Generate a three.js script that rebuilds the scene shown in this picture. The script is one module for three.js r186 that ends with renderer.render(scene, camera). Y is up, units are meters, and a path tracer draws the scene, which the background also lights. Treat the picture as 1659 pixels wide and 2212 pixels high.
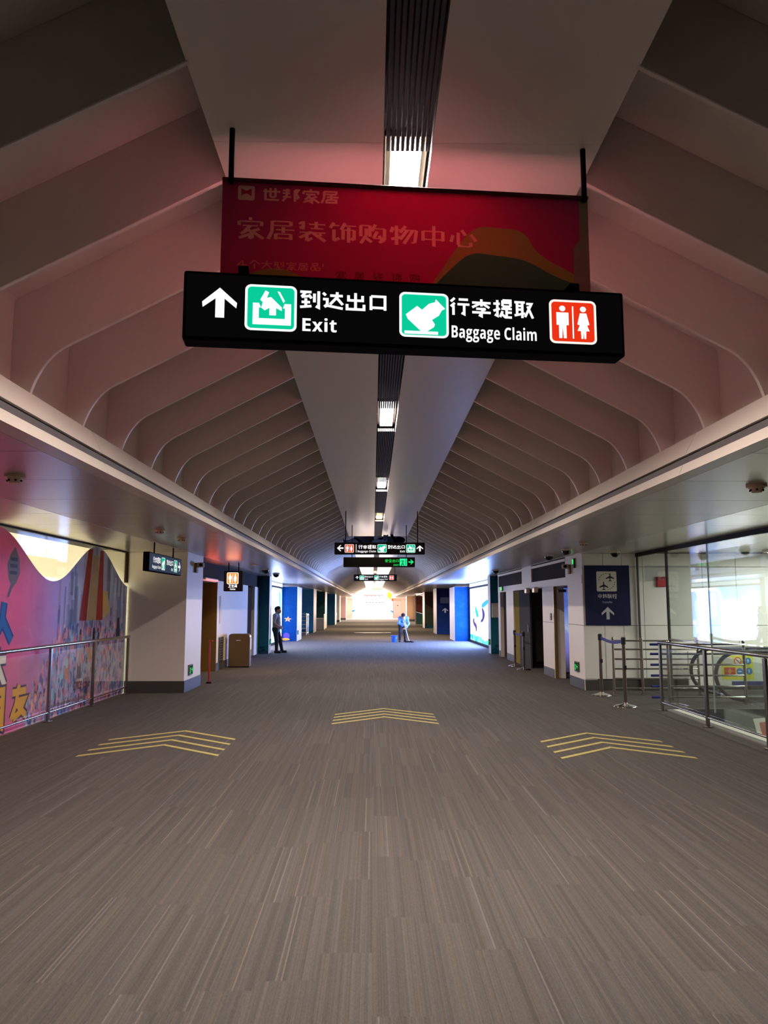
import * as THREE from 'three';
import { RoundedBoxGeometry } from 'three/addons/geometries/RoundedBoxGeometry.js';
import { mergeGeometries, toCreasedNormals } from 'three/addons/utils/BufferGeometryUtils.js';
import { MarchingCubes } from 'three/addons/objects/MarchingCubes.js';
import { RectAreaLightUniformsLib } from 'three/addons/lights/RectAreaLightUniformsLib.js';

// ---------------------------------------------------------------- camera, light, exposure
const W = 1659, H = 2212;
const scene = new THREE.Scene();
scene.background = new THREE.Color(0x000000);
const camera = new THREE.PerspectiveCamera(2 * Math.atan(H / 2 / 1661) * 180 / Math.PI, W / H, 0.05, 200);
camera.position.set(0, 1.65, 0);
camera.rotation.order = 'YXZ';
camera.rotation.set(0.12161, -0.01464, 0);
const renderer = new THREE.WebGLRenderer({ antialias: true });
renderer.toneMapping = THREE.LinearToneMapping;
renderer.toneMappingExposure = 1.0;
renderer.shadowMap.enabled = true;
RectAreaLightUniformsLib.init();
const LAMP = 260;            // radiance of the tubes in the ceiling slot
const LIGHT = {             // radiance of the large luminous areas
  leftHall: 34, rightHall: 13, lightboxLeft: 8, lightboxRight: 43, endWall: 70, farTube: 900,
};
function area(parent, w, h, [x, y, z], dir, color, intensity) {   // a rectangular light that shines along dir
  const l = new THREE.RectAreaLight(color, intensity, w, h);
  l.position.set(x, y, z); l.lookAt(x + dir[0], y + dir[1], z + dir[2]);
  l.name = 'area_light'; parent.add(l); return l;
}

// ---------------------------------------------------------------- helpers
const C = 0.18;                                       // the corridor's centre line
let seed = 7;
const rnd = () => { seed = (seed * 1664525 + 1013904223) >>> 0; return seed / 4294967296; };
const rr = (a, b) => a + (b - a) * rnd();
const mat = (color, roughness = 0.6, o = {}) => new THREE.MeshStandardMaterial({ color, roughness, ...o });
const used = {};
function numbered(n) { const k = used[n] = (used[n] ?? -1) + 1; return k ? n + '_' + String(k).padStart(3, '0') : n; }
function mesh(name, geo, m, parent, pos) {
  const o = new THREE.Mesh(geo, m); o.name = name; o.castShadow = o.receiveShadow = true;
  if (pos) o.position.set(...pos);
  if (parent) parent.add(o);
  return o;
}
function tag(o, label, category, group) { o.userData.label = label; o.userData.category = category; if (group) o.userData.group = group; return o; }
function thing(name, label, category, pos = [0, 0, 0], turn = 0, group) {
  const o = new THREE.Group(); o.name = numbered(name); o.position.set(...pos); o.rotation.y = turn; scene.add(o);
  return tag(o, label, category, group);
}
function struct(name, label, category) {
  const o = new THREE.Group(); o.name = name; scene.add(o); o.userData.kind = 'structure';
  return tag(o, label, category);
}
const box = (w, h, d) => new THREE.BoxGeometry(w, h, d);
const rbox = (w, h, d, r = 0.008, s = 2) => new RoundedBoxGeometry(w, h, d, s, Math.min(r, w / 2.01, h / 2.01, d / 2.01));
// a box between two corners, with uv in metres
function span(x0, y0, z0, x1, y1, z1) {
  const g = box(Math.abs(x1 - x0), Math.abs(y1 - y0), Math.abs(z1 - z0)); g.translate((x0 + x1) / 2, (y0 + y1) / 2, (z0 + z1) / 2);
  const p = g.attributes.position, n = g.attributes.normal, uv = g.attributes.uv;
  for (let i = 0; i < p.count; i++) {
    const ax = Math.abs(n.getX(i)) > .5, ay = Math.abs(n.getY(i)) > .5;
    uv.setXY(i, ax ? p.getZ(i) : p.getX(i), ay ? p.getZ(i) : p.getY(i));
  }
  return g;
}
const cyl = (r, h, n = 16, r2 = r) => new THREE.CylinderGeometry(r2, r, h, n);
function rod(a, b, r, n = 10) {
  const A = new THREE.Vector3(...a), B = new THREE.Vector3(...b), d = B.clone().sub(A);
  const g = new THREE.CylinderGeometry(r, r, d.length(), n);
  g.applyQuaternion(new THREE.Quaternion().setFromUnitVectors(new THREE.Vector3(0, 1, 0), d.normalize()));
  const m = A.add(B).multiplyScalar(.5); g.translate(m.x, m.y, m.z); return g;
}
function tube(pts, r, seg = 24, n = 8) { return new THREE.TubeGeometry(new THREE.CatmullRomCurve3(pts.map(p => new THREE.Vector3(...p))), seg, r, n); }
function canvas(w, h, draw) {
  const c = document.createElement('canvas'); c.width = w; c.height = h; draw(c.getContext('2d'), w, h);
  const t = new THREE.CanvasTexture(c); t.colorSpace = THREE.SRGBColorSpace; return t;
}
const printed = (t, roughness = .5) => new THREE.MeshStandardMaterial({ map: t, roughness });
const matte0 = c => new THREE.MeshPhysicalMaterial({ color: c, roughness: .9, specularIntensity: .15 });
const backlit = (t, k = 1) => new THREE.MeshPhysicalMaterial({ color: 0x000000, roughness: .8, specularIntensity: .1, emissive: 0xffffff, emissiveMap: t, emissiveIntensity: k });
const glow = (color, k) => new THREE.MeshStandardMaterial({ color: 0x222222, emissive: color, emissiveIntensity: k, roughness: .5 });

// ---------------------------------------------------------------- lettering: Chinese characters as strokes on a 16 x 16 grid
const GLYPH = {
  '到': '1292 5226 2685 7497 2a8a 575d 1e9d b3ba e1eecd', '达': '1234 17474b2d 2d4cfe 64f4 b1b56b b6fb',
  '出': '818e 3337d7d3 2a2eeeea', '口': '333e 33d3de 3cdc', '行': '4114 4518 373f 72e2 66f6 b6be9d',
  '李': '14f4 8187 8418 84e8 49b98b 8b8f6e 1cfc', '提': '1464 414e2d 1a68 8186 81e1e6 83e3 86e6 78f8 b8be bbfb 8a6f 7cafff',
  '取': '1292 323c 727f 3575 3878 1d9b a3e39e b5ff', '安': '8083 2326 23e3e6 754adf b89c2f 18f8', '全': '8017 80f7 48c8 4bcb 2fef 888f',
  '卫': '32c2c8a7 727e 1efe', '生': '4126 34e4 38d8 1efe 818e', '间': '3143 242f 52d2debe 565c 56a6ac 59a9 5cac',
  '中': '242b 24d4db 2ada 808f', '转': '1373 412777 454f 1c8a 83f3 77f7 b198e8cc aced', '联': '1272 232c 626f 2565 2868 1d7c 92a4 e2c4 85f5 79f9 b5b97f b9ff',
  '程': '6213 1575 424f 461b 5779 9296 92e2e6 96e6 99f9 9cec 8fff c9cf', '家': '8082 2326 23e3e6 46c6 865a 689b9f7e 793c 8c2f d89a 9aff',
  '居': '32d2d5 35d5 32391f 58f8 969a 5b5f 5bdbdf 5ede', '装': '3137 1223 1635 63f3 a1a6 76e6 7879 19f9 791d 5b5f8d daac 89ff',
  '饰': '3115 2363 363e6c 9176 93f3 868d 86e6edcc b4bf', '购': '121a 12626a 44491f 4b7e 9176 84e4ecbe a68bcb b9dd', '物': '2216 2474 414f 1b79 9166 84f4edcd a46b d48e',
  '心': '261b 545d6ececb 7296 c5fa', '世': '15f5 323eee 717b b1bb 7bbb', '邦': '1373 1676 1a8a 514a1f b2bf b2e2c6eacc',
  '朋': '22291f 22626f5e 2666 2a6a 92998f 92e2efce 96e6 9aea', '友': '14e4 71591f 58d89d3f 69acff', '人': '81781f 77ff', '个': '8017 80f7 868f',
  '大': '15f5 80861f 86ff', '型': '1282 1686 32381a 626a b2b7 e1e9c8 4bcb 898f 1fff', '品': '4145 41b1b5 45b5 282e 28777e 2e7e 999e 99e9ee 9eee', '牌': '2127 25 75', '4': '9129f9 919f',
};
// str in boxes of size s; w = stroke width as a share of s; thin > 0 draws level strokes thinner, as in a serif face
function hanzi(g, str, x, y, s, w = .1, gap = 0, thin = 1) {
  g.lineCap = 'butt'; g.lineJoin = 'miter'; g.miterLimit = 3;
  for (const ch of str) {
    for (const st of (GLYPH[ch] || '').split(' ')) {
      const p = []; for (let i = 0; i + 1 < st.length; i += 2) p.push([parseInt(st[i], 16), parseInt(st[i + 1], 16)]);
      if (thin === 1) {
        g.lineWidth = s * w; g.beginPath(); p.forEach(([a, b], i) => g[i ? 'lineTo' : 'moveTo'](x + a / 16 * s, y + b / 16 * s)); g.stroke();
      } else for (let i = 1; i < p.length; i++) {
        g.lineWidth = s * w * (p[i][1] === p[i - 1][1] ? thin : 1); g.beginPath();
        g.moveTo(x + p[i - 1][0] / 16 * s, y + p[i - 1][1] / 16 * s); g.lineTo(x + p[i][0] / 16 * s, y + p[i][1] / 16 * s); g.stroke();
      }
    }
    x += s + gap;
  }
  return x;
}
function latin(g, str, x, y, px, maxW, font = 'bold', align = 'left') { g.font = `${font} ${px}px sans-serif`; g.textAlign = align; g.textBaseline = 'alphabetic'; g.fillText(str, x, y, maxW); }
function rrect(g, x, y, w, h, r) { g.beginPath(); g.moveTo(x + r, y); g.arcTo(x + w, y, x + w, y + h, r); g.arcTo(x + w, y + h, x, y + h, r); g.arcTo(x, y + h, x, y, r); g.arcTo(x, y, x + w, y, r); g.closePath(); }
function poly(g, pts, x, y, s) { g.beginPath(); pts.forEach(([a, b], i) => g[i ? 'lineTo' : 'moveTo'](x + a * s, y + b * s)); g.closePath(); g.fill(); }
const ARROW = [[.5, .02], [1, .5], [.98, .68], [.64, .38], [.64, 1], [.38, 1], [.38, .38], [.02, .68], [0, .5]];
function arrow(g, x, y, s, turn = 0) { g.save(); g.translate(x + s / 2, y + s / 2); g.rotate(turn); poly(g, ARROW, -s / 2, -s / 2, s); g.restore(); }
function badge(g, x, y, s, fill, edge = '#f4fff8') {
  g.fillStyle = edge; rrect(g, x, y, s, s, s * .12); g.fill();
  g.fillStyle = fill; rrect(g, x + s * .05, y + s * .05, s * .9, s * .9, s * .08); g.fill(); g.fillStyle = '#ffffff';
}
function iconExit(g, x, y, s) {
  badge(g, x, y, s, '#08c494');
  poly(g, [[.15, .4], [.27, .4], [.31, .5], [.27, .5], [.27, .73], [.77, .73], [.77, .5], [.73, .5], [.76, .4], [.89, .4], [.89, .87], [.15, .87]], x, y, s);
  poly(g, [[.5, .26], [.71, .48], [.71, .56], [.6, .5], [.6, .66], [.47, .66], [.47, .5], [.38, .56], [.31, .5], [.34, .38], [.29, .33], [.39, .12], [.46, .16], [.42, .28]], x, y, s);
  poly(g, [[.62, .13], [.67, .14], [.77, .34], [.74, .38]], x, y, s);
}
function iconBag(g, x, y, s) {
  badge(g, x, y, s, '#08c494');
  poly(g, [[.13, .5], [.36, .3], [.46, .38], [.6, .24], [.72, .2], [.74, .13], [.93, .34], [.86, .38], [.8, .5], [.66, .6], [.72, .7], [.7, .76], [.55, .87], [.44, .87], [.17, .6]], x, y, s);
  g.fillRect(x + s * .1, y + s * .86, s * .68, s * .07);
}
function iconToilet(g, x, y, s, fill = '#e23014') {
  badge(g, x, y, s, fill, '#fff2ea');
  for (const [cx, woman] of [[.28, 0], [.72, 1]]) {
    g.beginPath(); g.arc(x + cx * s, y + .2 * s, .065 * s, 0, 7); g.fill();
    poly(g, woman ? [[cx - .07, .29], [cx + .07, .29], [cx + .13, .55], [cx + .08, .57], [cx + .13, .7], [cx + .06, .7], [cx + .05, .88], [cx + .01, .88], [cx, .72], [cx - .01, .88], [cx - .05, .88], [cx - .06, .7], [cx - .13, .7], [cx - .08, .57], [cx - .13, .55]]
      : [[cx - .13, .29], [cx + .13, .29], [cx + .13, .58], [cx + .08, .58], [cx + .08, .88], [cx + .015, .88], [cx, .62], [cx - .015, .88], [cx - .08, .88], [cx - .08, .58], [cx - .13, .58]], x, y, s);
  }
  g.fillRect(x + .485 * s, y + .14 * s, .03 * s, .74 * s);
}
function drawMain(bg) {
  return (g, w, h) => {
    g.fillStyle = bg; g.fillRect(0, 0, w, h); const s = h * .74, y = h * .13;
    g.fillStyle = g.strokeStyle = '#ffffff'; arrow(g, w * .034, h * .2, w * .076);
    iconExit(g, w * .127, y, s); g.fillStyle = g.strokeStyle = '#ffffff';
    hanzi(g, '到达出口', w * .245, h * .17, w * .051, .13); latin(g, 'Exit', w * .25, h * .85, h * .29);
    iconBag(g, w * .472, y, s); g.fillStyle = g.strokeStyle = '#ffffff';
    hanzi(g, '行李提取', w * .588, h * .17, w * .05, .125); latin(g, 'Baggage Claim', w * .59, h * .85, h * .28, w * .205);
    iconToilet(g, w * .824, y, s);
  };
}
function drawReverse(bg) {
  return (g, w, h) => {
    g.fillStyle = bg; g.fillRect(0, 0, w, h); const s = h * .78, y = h * .12;
    g.fillStyle = '#ffffff'; arrow(g, w * .02, h * .2, w * .075, -Math.PI / 2);
    iconToilet(g, w * .108, y, s, '#e0542c'); g.fillStyle = '#f2e6d8'; g.fillRect(w * .232, h * .12, w * .008, h * .76);
    g.fillStyle = g.strokeStyle = '#ffffff';
    hanzi(g, '行李提取', w * .262, h * .18, w * .05, .14); latin(g, 'Baggage Claim', w * .25, h * .87, h * .25, w * .21);
    iconBag(g, w * .475, y, s); g.fillStyle = g.strokeStyle = '#ffffff';
    hanzi(g, '到达出口', w * .588, h * .18, w * .05, .14); latin(g, 'Exit', w * .725, h * .87, h * .25);
    iconExit(g, w * .796, y, s); g.fillStyle = '#ffffff'; arrow(g, w * .912, h * .2, w * .075);
  };
}

// ---------------------------------------------------------------- textures of surfaces
function carpetTexture() {                                  // planks 25 cm x 1 m of looped yarn in streaks along their length: 4 m x 8 m
  const n = 1024, d = new Uint8Array(n * n * 4);
  const cols = 16, pw = n / cols;
  const yarn = []; for (let i = 0; i < n * 8; i++) yarn.push(rnd());
  const tone = []; for (let i = 0; i < 400; i++) tone.push(rnd());
  for (let x = 0; x < n; x++) {
    const c = Math.floor(x / pw), shift = tone[c] * 128;
    for (let y = 0; y < n; y++) {
      const row = Math.floor(((y + shift) % n) / 128), k = (row * 131 + c * 977) % 6000;
      const wide = yarn[(k + Math.floor(x / 9)) % 8192], mid = yarn[(k * 3 + Math.floor(x / 4)) % 8192], fine = yarn[(k * 5 + x) % 8192];
      const line = yarn[(k * 7 + Math.floor(x / 2)) % 8192] > .982 ? .55 : 0;
      let v = .8 + .1 * wide + .11 * mid + .16 * fine + line * .55 + .03 * (tone[(c * 17 + row) % 400] - .5) + .14 * (rnd() - .5);
      const warm = yarn[(k * 11 + Math.floor(x / 6)) % 8192] - .5, o = (y * n + x) * 4;
      d[o] = Math.min(255, 76 * v * (1 + .05 * warm)); d[o + 1] = Math.min(255, 72 * v); d[o + 2] = Math.min(255, 69 * v * (1 - .05 * warm)); d[o + 3] = 255;
    }
  }
  const t = new THREE.DataTexture(d, n, n); t.colorSpace = THREE.SRGBColorSpace; t.wrapS = t.wrapT = THREE.RepeatWrapping; t.magFilter = THREE.LinearFilter; t.minFilter = THREE.LinearMipmapLinearFilter; t.generateMipmaps = true;
  t.repeat.set(1 / 4, 1 / 8); t.needsUpdate = true; return t;
}
function grainTexture(base, spread, n = 256) {              // faint mottling of painted sheet metal, in metres
  const d = new Uint8Array(n * n * 4);
  for (let i = 0; i < n * n; i++) { const v = 1 + spread * (rnd() - .5); for (let c = 0; c < 3; c++) d[i * 4 + c] = Math.min(255, base[c] * v); d[i * 4 + 3] = 255; }
  const t = new THREE.DataTexture(d, n, n); t.colorSpace = THREE.SRGBColorSpace; t.wrapS = t.wrapT = THREE.RepeatWrapping; t.magFilter = THREE.LinearFilter; t.needsUpdate = true; return t;
}
const M = {
  carpet: new THREE.MeshStandardMaterial({ map: carpetTexture(), roughness: 1 }),
  ceiling: mat(0xd0c9c1, .34), rib: mat(0xd0c9c1, .4), bay: mat(0xd0c9c1, .4),
  fascia: mat(0xd0c9c1, .36), channel: mat(0x4a484c, .6), lip: mat(0xd0c9c1, .36),
  soffit: mat(0xb4aca4, .3, { metalness: .45 }), soffitGloss: mat(0xd2cec4, .22, { metalness: .35 }),
  dark: mat(0x15141a, .7), slat: mat(0x24232a, .6), black: matte0(0x0a090b), grille: mat(0x24232a, .9), room: mat(0x8c8880, .7), well: mat(0x4a4a4e, .8),
  white: mat(0xf1e8de, .5), panel: mat(0xecebe4, .35), base: mat(0x55534f, .45, { metalness: .4 }), cream: mat(0xf2eee2, .6),
  steel: mat(0xb8b2aa, .24, { metalness: 1 }), steelDark: mat(0x8a8178, .3, { metalness: 1 }), chrome: mat(0xe4e2de, .12, { metalness: 1 }),
  yellow: mat(0xb4a868, .9), navy: mat(0x1b2c7c, .6), gold: mat(0x8f7038, .35, { metalness: .35 }), brown: matte0(0x3a2a20), bronze: mat(0x7a6448, .35, { metalness: .5 }),
  transom: new THREE.MeshPhysicalMaterial({ color: 0x2a2628, roughness: .8, specularIntensity: .15 }), red: mat(0xb01820, .45), beige: mat(0xcbb89c, .55), rubber: mat(0x1a1a1c, .55), teal: mat(0x1d6a78, .6),
  glass: new THREE.MeshPhysicalMaterial({ color: 0xf8fcfa, roughness: 0.0, transmission: 1, thickness: 0, ior: 1.5 }),
  greenLed: glow(0x18ff50, 1), skin: mat(0xb98a6c, .6), hair: mat(0x14110f, .9), trousers: mat(0x16161c, .85), shirt: mat(0x8f8f98, .85), jacket: mat(0x6c95e0, .8), shoe: mat(0x101012, .5),
};

// ---------------------------------------------------------------- floor
const floor = struct('floor', 'grey striped carpet floor of the long concourse', 'floor');
mesh('carpet', span(-4.74, -.3, 8, 4.66, 0, -106), M.carpet, floor);
mesh('carpet', span(4.66, -.3, -12.55, 9.6, 0, -15.4), M.carpet, floor);
mesh('kerb', rbox(.1, .05, 22, .01).translate(4.73, -.005, -1.45), mat(0x8a8884, .6), floor);
mesh('edge_strip', span(4.78, -.32, 9.5, 4.98, .012, -12.5), mat(0xe8e8da, .5), floor);
mesh('edge_strip', span(4.86, -.32, -12.5, 9.6, .012, -12.56), M.well, floor);
mesh('lower_floor', span(4.6, -4.3, 9.5, 10, -4, -16), M.well, floor);
mesh('shaft_wall', span(4.66, -4, -12.56, 9.8, -.31, -12.7), M.well, floor);
mesh('shaft_wall', span(4.6, -4, 9, 4.66, -.31, -12.6), M.well, floor);
mesh('hall_floor', span(-8.4, -.3, 3, -4.8, 0, -15.1), mat(0xb8b0a0, .5), floor);
const sill = struct('trim_1', 'pale metal threshold strip across the carpet in the distance', 'threshold');
mesh('strip', rbox(2.3, .008, .22, .003).translate(0, .004, -48.2), mat(0xd8cdb4, .35, { metalness: .5 }), sill);

// chevrons woven into the carpet
function chevrons(name, label, x, halfW, zEnd, zTip, step) {
  const t = thing(name, label, 'floor marking', [x, 0, 0], 0, 'yellow arrow markings on the carpet'), th = .085;
  for (let k = 0; k < 4; k++) {
    const a = zEnd - k * step, b = zTip - k * step, s = new THREE.Shape();
    s.moveTo(-halfW, -a); s.lineTo(0, -b); s.lineTo(halfW, -a); s.lineTo(halfW, -a - th); s.lineTo(0, -b - th); s.lineTo(-halfW, -a - th);
    const g = new THREE.ExtrudeGeometry(s, { depth: .004, bevelEnabled: false }); g.rotateX(-Math.PI / 2);
    mesh('stripe', g, M.yellow, t, [0, 0, 0]);
  }
}
chevrons('floor_chevron', 'yellow chevron stripes on the carpet, middle and farthest of the three', .18, .755, -11.17, -11.84, .31);
chevrons('floor_chevron', 'yellow chevron stripes on the carpet nearest the pink mural', -2.49, .78, -8.87, -9.54, .345);
chevrons('floor_chevron', 'yellow chevron stripes on the carpet nearest the steel railing and escalator', 2.8, .74, -8.66, -9.3, .34);

// ---------------------------------------------------------------- ceiling: middle panel with its slot, vault, fascias, soffits
const Y = 4.05, Z0 = 8, Z1 = -105;
const ceiling = struct('ceiling', 'vaulted concourse ceiling with ribs, flat middle panel and low side soffits', 'ceiling');
const LAMP_Z = [-4.46, -9.85, -15.5, -21.3, -41, -56, -71, -86];
const GAP = [-26.55, -32.25];
{
  const L = 5.7;
  const panelG = box(.885, .05, L - .002);
  for (let z = Z0 + 5.35; z > Z1 + L; z -= L) {
    const mid = z - L / 2; if (mid < GAP[0] && mid > GAP[1]) continue;
    for (const s of [-1, 1]) mesh('ceiling_panel', panelG, M.ceiling, ceiling, [C + s * .5705, Y + .025, mid]);
  }
  const parts = [], ends = [Z0, ...LAMP_Z.flatMap(z => [z + .62, z - .62]), Z1];
  for (let k = 0; k < ends.length; k += 2) for (const [za, zb] of ends[k] > GAP[0] && ends[k + 1] < GAP[1] ? [[ends[k], GAP[0]], [GAP[1], ends[k + 1]]] : [[ends[k], ends[k + 1]]]) for (let i = 0; i < 9; i++) parts.push(span(C - .112 + i * .026, Y + .01, za, C - .095 + i * .026, Y + .05, zb));
  mesh('slot_slats', mergeGeometries(parts), M.slat, ceiling).userData.kind = 'stuff';
  for (const q of [-1, 1]) mesh('slot_cheek', span(C + q * .13, Y + .05, Z0, C + q * .135, Y + .15, Z1), M.slat, ceiling);
  mesh('slot_backing', span(C - .13, Y + .14, Z0, C + .13, Y + .15, Z1), M.grille, ceiling);
  mesh('upper_slab', span(C - 1.2, 4.64, Z0, C + 1.2, 4.74, Z1), M.dark, ceiling);
}
// ribs and the recessed bays between them
{
  const rs = new THREE.Shape();
  rs.moveTo(1.0, 4.6); rs.lineTo(1.0, 4.054); rs.lineTo(2.24, 3.399); rs.quadraticCurveTo(2.43, 3.298, 2.492, 3.0); rs.lineTo(2.65, 3.0); rs.lineTo(2.65, 3.73); rs.lineTo(1.03, 4.6);
  const ribG = new THREE.ExtrudeGeometry(rs, { depth: .022, bevelEnabled: true, bevelSize: .004, bevelThickness: .004, bevelSegments: 1, curveSegments: 10 });
  const bs = new THREE.Shape();
  bs.moveTo(1.0, 4.56); bs.lineTo(2.58, 3.726); bs.quadraticCurveTo(2.61, 3.71, 2.61, 3.67); bs.lineTo(2.61, 3.0); bs.lineTo(2.68, 3.0); bs.lineTo(2.68, 3.75); bs.lineTo(1.0, 4.64);
  const S = .945, bayG = new THREE.ExtrudeGeometry(bs, { depth: S - .034, bevelEnabled: false, curveSegments: 6 });
  const mirror = g => { const m = g.clone(); m.scale(-1, 1, 1); const i = m.index; if (i) { const a = i.array; for (let k = 0; k < a.length; k += 3) { const t = a[k]; a[k] = a[k + 1]; a[k + 1] = t; } } else { for (const n of ['position', 'normal', 'uv']) { const A = m.attributes[n], q = A.itemSize; for (let k = 0; k < A.count; k += 3) for (let c = 0; c < q; c++) { const t = A.array[k * q + c]; A.array[k * q + c] = A.array[(k + 1) * q + c]; A.array[(k + 1) * q + c] = t; } } } return m; };
  const ribL = mirror(ribG), bayL = mirror(bayG);
  for (let n = -7; n < 105; n++) {
    const z = -(6.0 + S * n); if (z < Z1) break;
    mesh('rib', ribG, M.rib, ceiling, [C, 0, z - .011]); mesh('rib', ribL, M.rib, ceiling, [C, 0, z - .011]);
    mesh('bay_panel', bayG, M.bay, ceiling, [C, 0, z - S + .017]); mesh('bay_panel', bayL, M.bay, ceiling, [C, 0, z - S + .017]);
  }
}
// fascias along both sides: a leaning upper board, a dark channel, a lower lip
for (const s of [-1, 1]) {
  const prof = (pts) => { const sh = new THREE.Shape(); pts.forEach(([a, b], i) => sh[i ? 'lineTo' : 'moveTo'](s * a, b)); return sh; };
  const L = 4.7;
  const up = new THREE.ExtrudeGeometry(prof([[2.352, 2.865], [2.45, 3.05], [2.62, 3.05], [2.62, 2.98], [2.5, 2.98], [2.42, 2.865]]), { depth: L - .012, bevelEnabled: false });
  const ch = new THREE.ExtrudeGeometry(prof([[2.372, 2.775], [2.372, 2.853], [2.44, 2.853], [2.44, 2.775]]), { depth: L - .003, bevelEnabled: false });
  const lp = new THREE.ExtrudeGeometry(prof([[2.298, 2.7], [2.33, 2.785], [2.44, 2.785], [2.44, 2.7]]), { depth: L - .008, bevelEnabled: false });
  for (let z = Z0; z > Z1; z -= L) {
    mesh('fascia_board', up, M.fascia, ceiling, [C, 0, z - L]); mesh('fascia_channel', ch, M.channel, ceiling, [C, 0, z - L]); mesh('fascia_lip', lp, M.lip, ceiling, [C, 0, z - L]);
  }
}
// soffits of metal sheets
{
  const D = 1.2, strip = (x0, x1, za, zb, m, name) => {
    const g = rbox(Math.abs(x1 - x0) - .006, .03, D - .006, .003, 1);
    for (let z = za; z > zb + .01; z -= D) mesh(name, g, m, ceiling, [(x0 + x1) / 2, 2.715, z - D / 2]);
  };
  strip(C - 2.44, -3.62, 8, -105, M.soffit, 'soffit_panel');
  strip(C + 2.44, 4.12, 8, -105, M.soffit, 'soffit_panel');
  strip(-3.62, -4.8, 8, -105, M.soffitGloss, 'soffit_sheet');
  strip(4.12, 5.3, 8, -105, M.soffitGloss, 'soffit_sheet');
  mesh('soffit_backing', span(C - 2.63, 2.74, 8, -5.4, 2.8, -106), M.dark, ceiling);
  mesh('soffit_backing', span(C + 2.63, 2.74, 8, 5.4, 2.8, -106), M.dark, ceiling);
}
// the tubes in the slot
[[-4.46, 'glaring white tube light in the ceiling slot right behind the red banner'], [-9.85, 'bright tube light in the ceiling slot, second from the red banner'], [-15.5, 'small bright tube light in the ceiling slot, third from the red banner'],
  [-21.3, 'yellowish tube light in the ceiling slot just before the torn ceiling edge'], [-41, 'small far tube light in the pinkish ceiling panel beyond the torn edge'], [-56, 'far warm tube light in the ceiling slot beyond the far hanging sign'], [-71, 'tiny warm tube light near the bright end of the ceiling slot'], [-86, 'farthest tiny warm tube light in the ceiling slot before the glowing end']].forEach(([z, label], i) => {
  const t = thing('ceiling_light', label, 'ceiling light', [C, Y, z]), c = i < 3 ? 0xffeee0 : 0xffdcae;
  mesh('housing', rbox(.24, .035, 1.22, .006), M.steelDark, t, [0, .12, 0]);
  mesh('diffuser', rbox(.17, .03, 1.18, .01), glow(i < 3 ? 0xfff6f0 : 0xffe2a0, 6), t, [0, .09, 0]);
  area(t, .16, 1.15, [0, .073, 0], [0, -1, 0], c, i === 0 ? LAMP * 2.3 : i < 4 ? LAMP * 1.15 : LIGHT.farTube);
});

// ---------------------------------------------------------------- near hanging signs
function hangingSign(name, label, [x, y, z], turn, w, h, d, tex, rods, k = 1, casing = M.black) {
  const t = thing(name, label, 'sign', [x, y, z], turn);
  mesh('casing', rbox(w, h, d, .012), casing, t);
  const f = mesh('sign_face', new THREE.PlaneGeometry(w - .03, h - .03), backlit(tex, k), t, [0, 0, d / 2 + .0015]);
  f.castShadow = false;
  for (const [rx, top] of rods) mesh('rod', cyl(.012, top - h / 2), M.black, t, [rx, h / 2 + (top - h / 2) / 2, 0]);
  return t;
}
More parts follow.
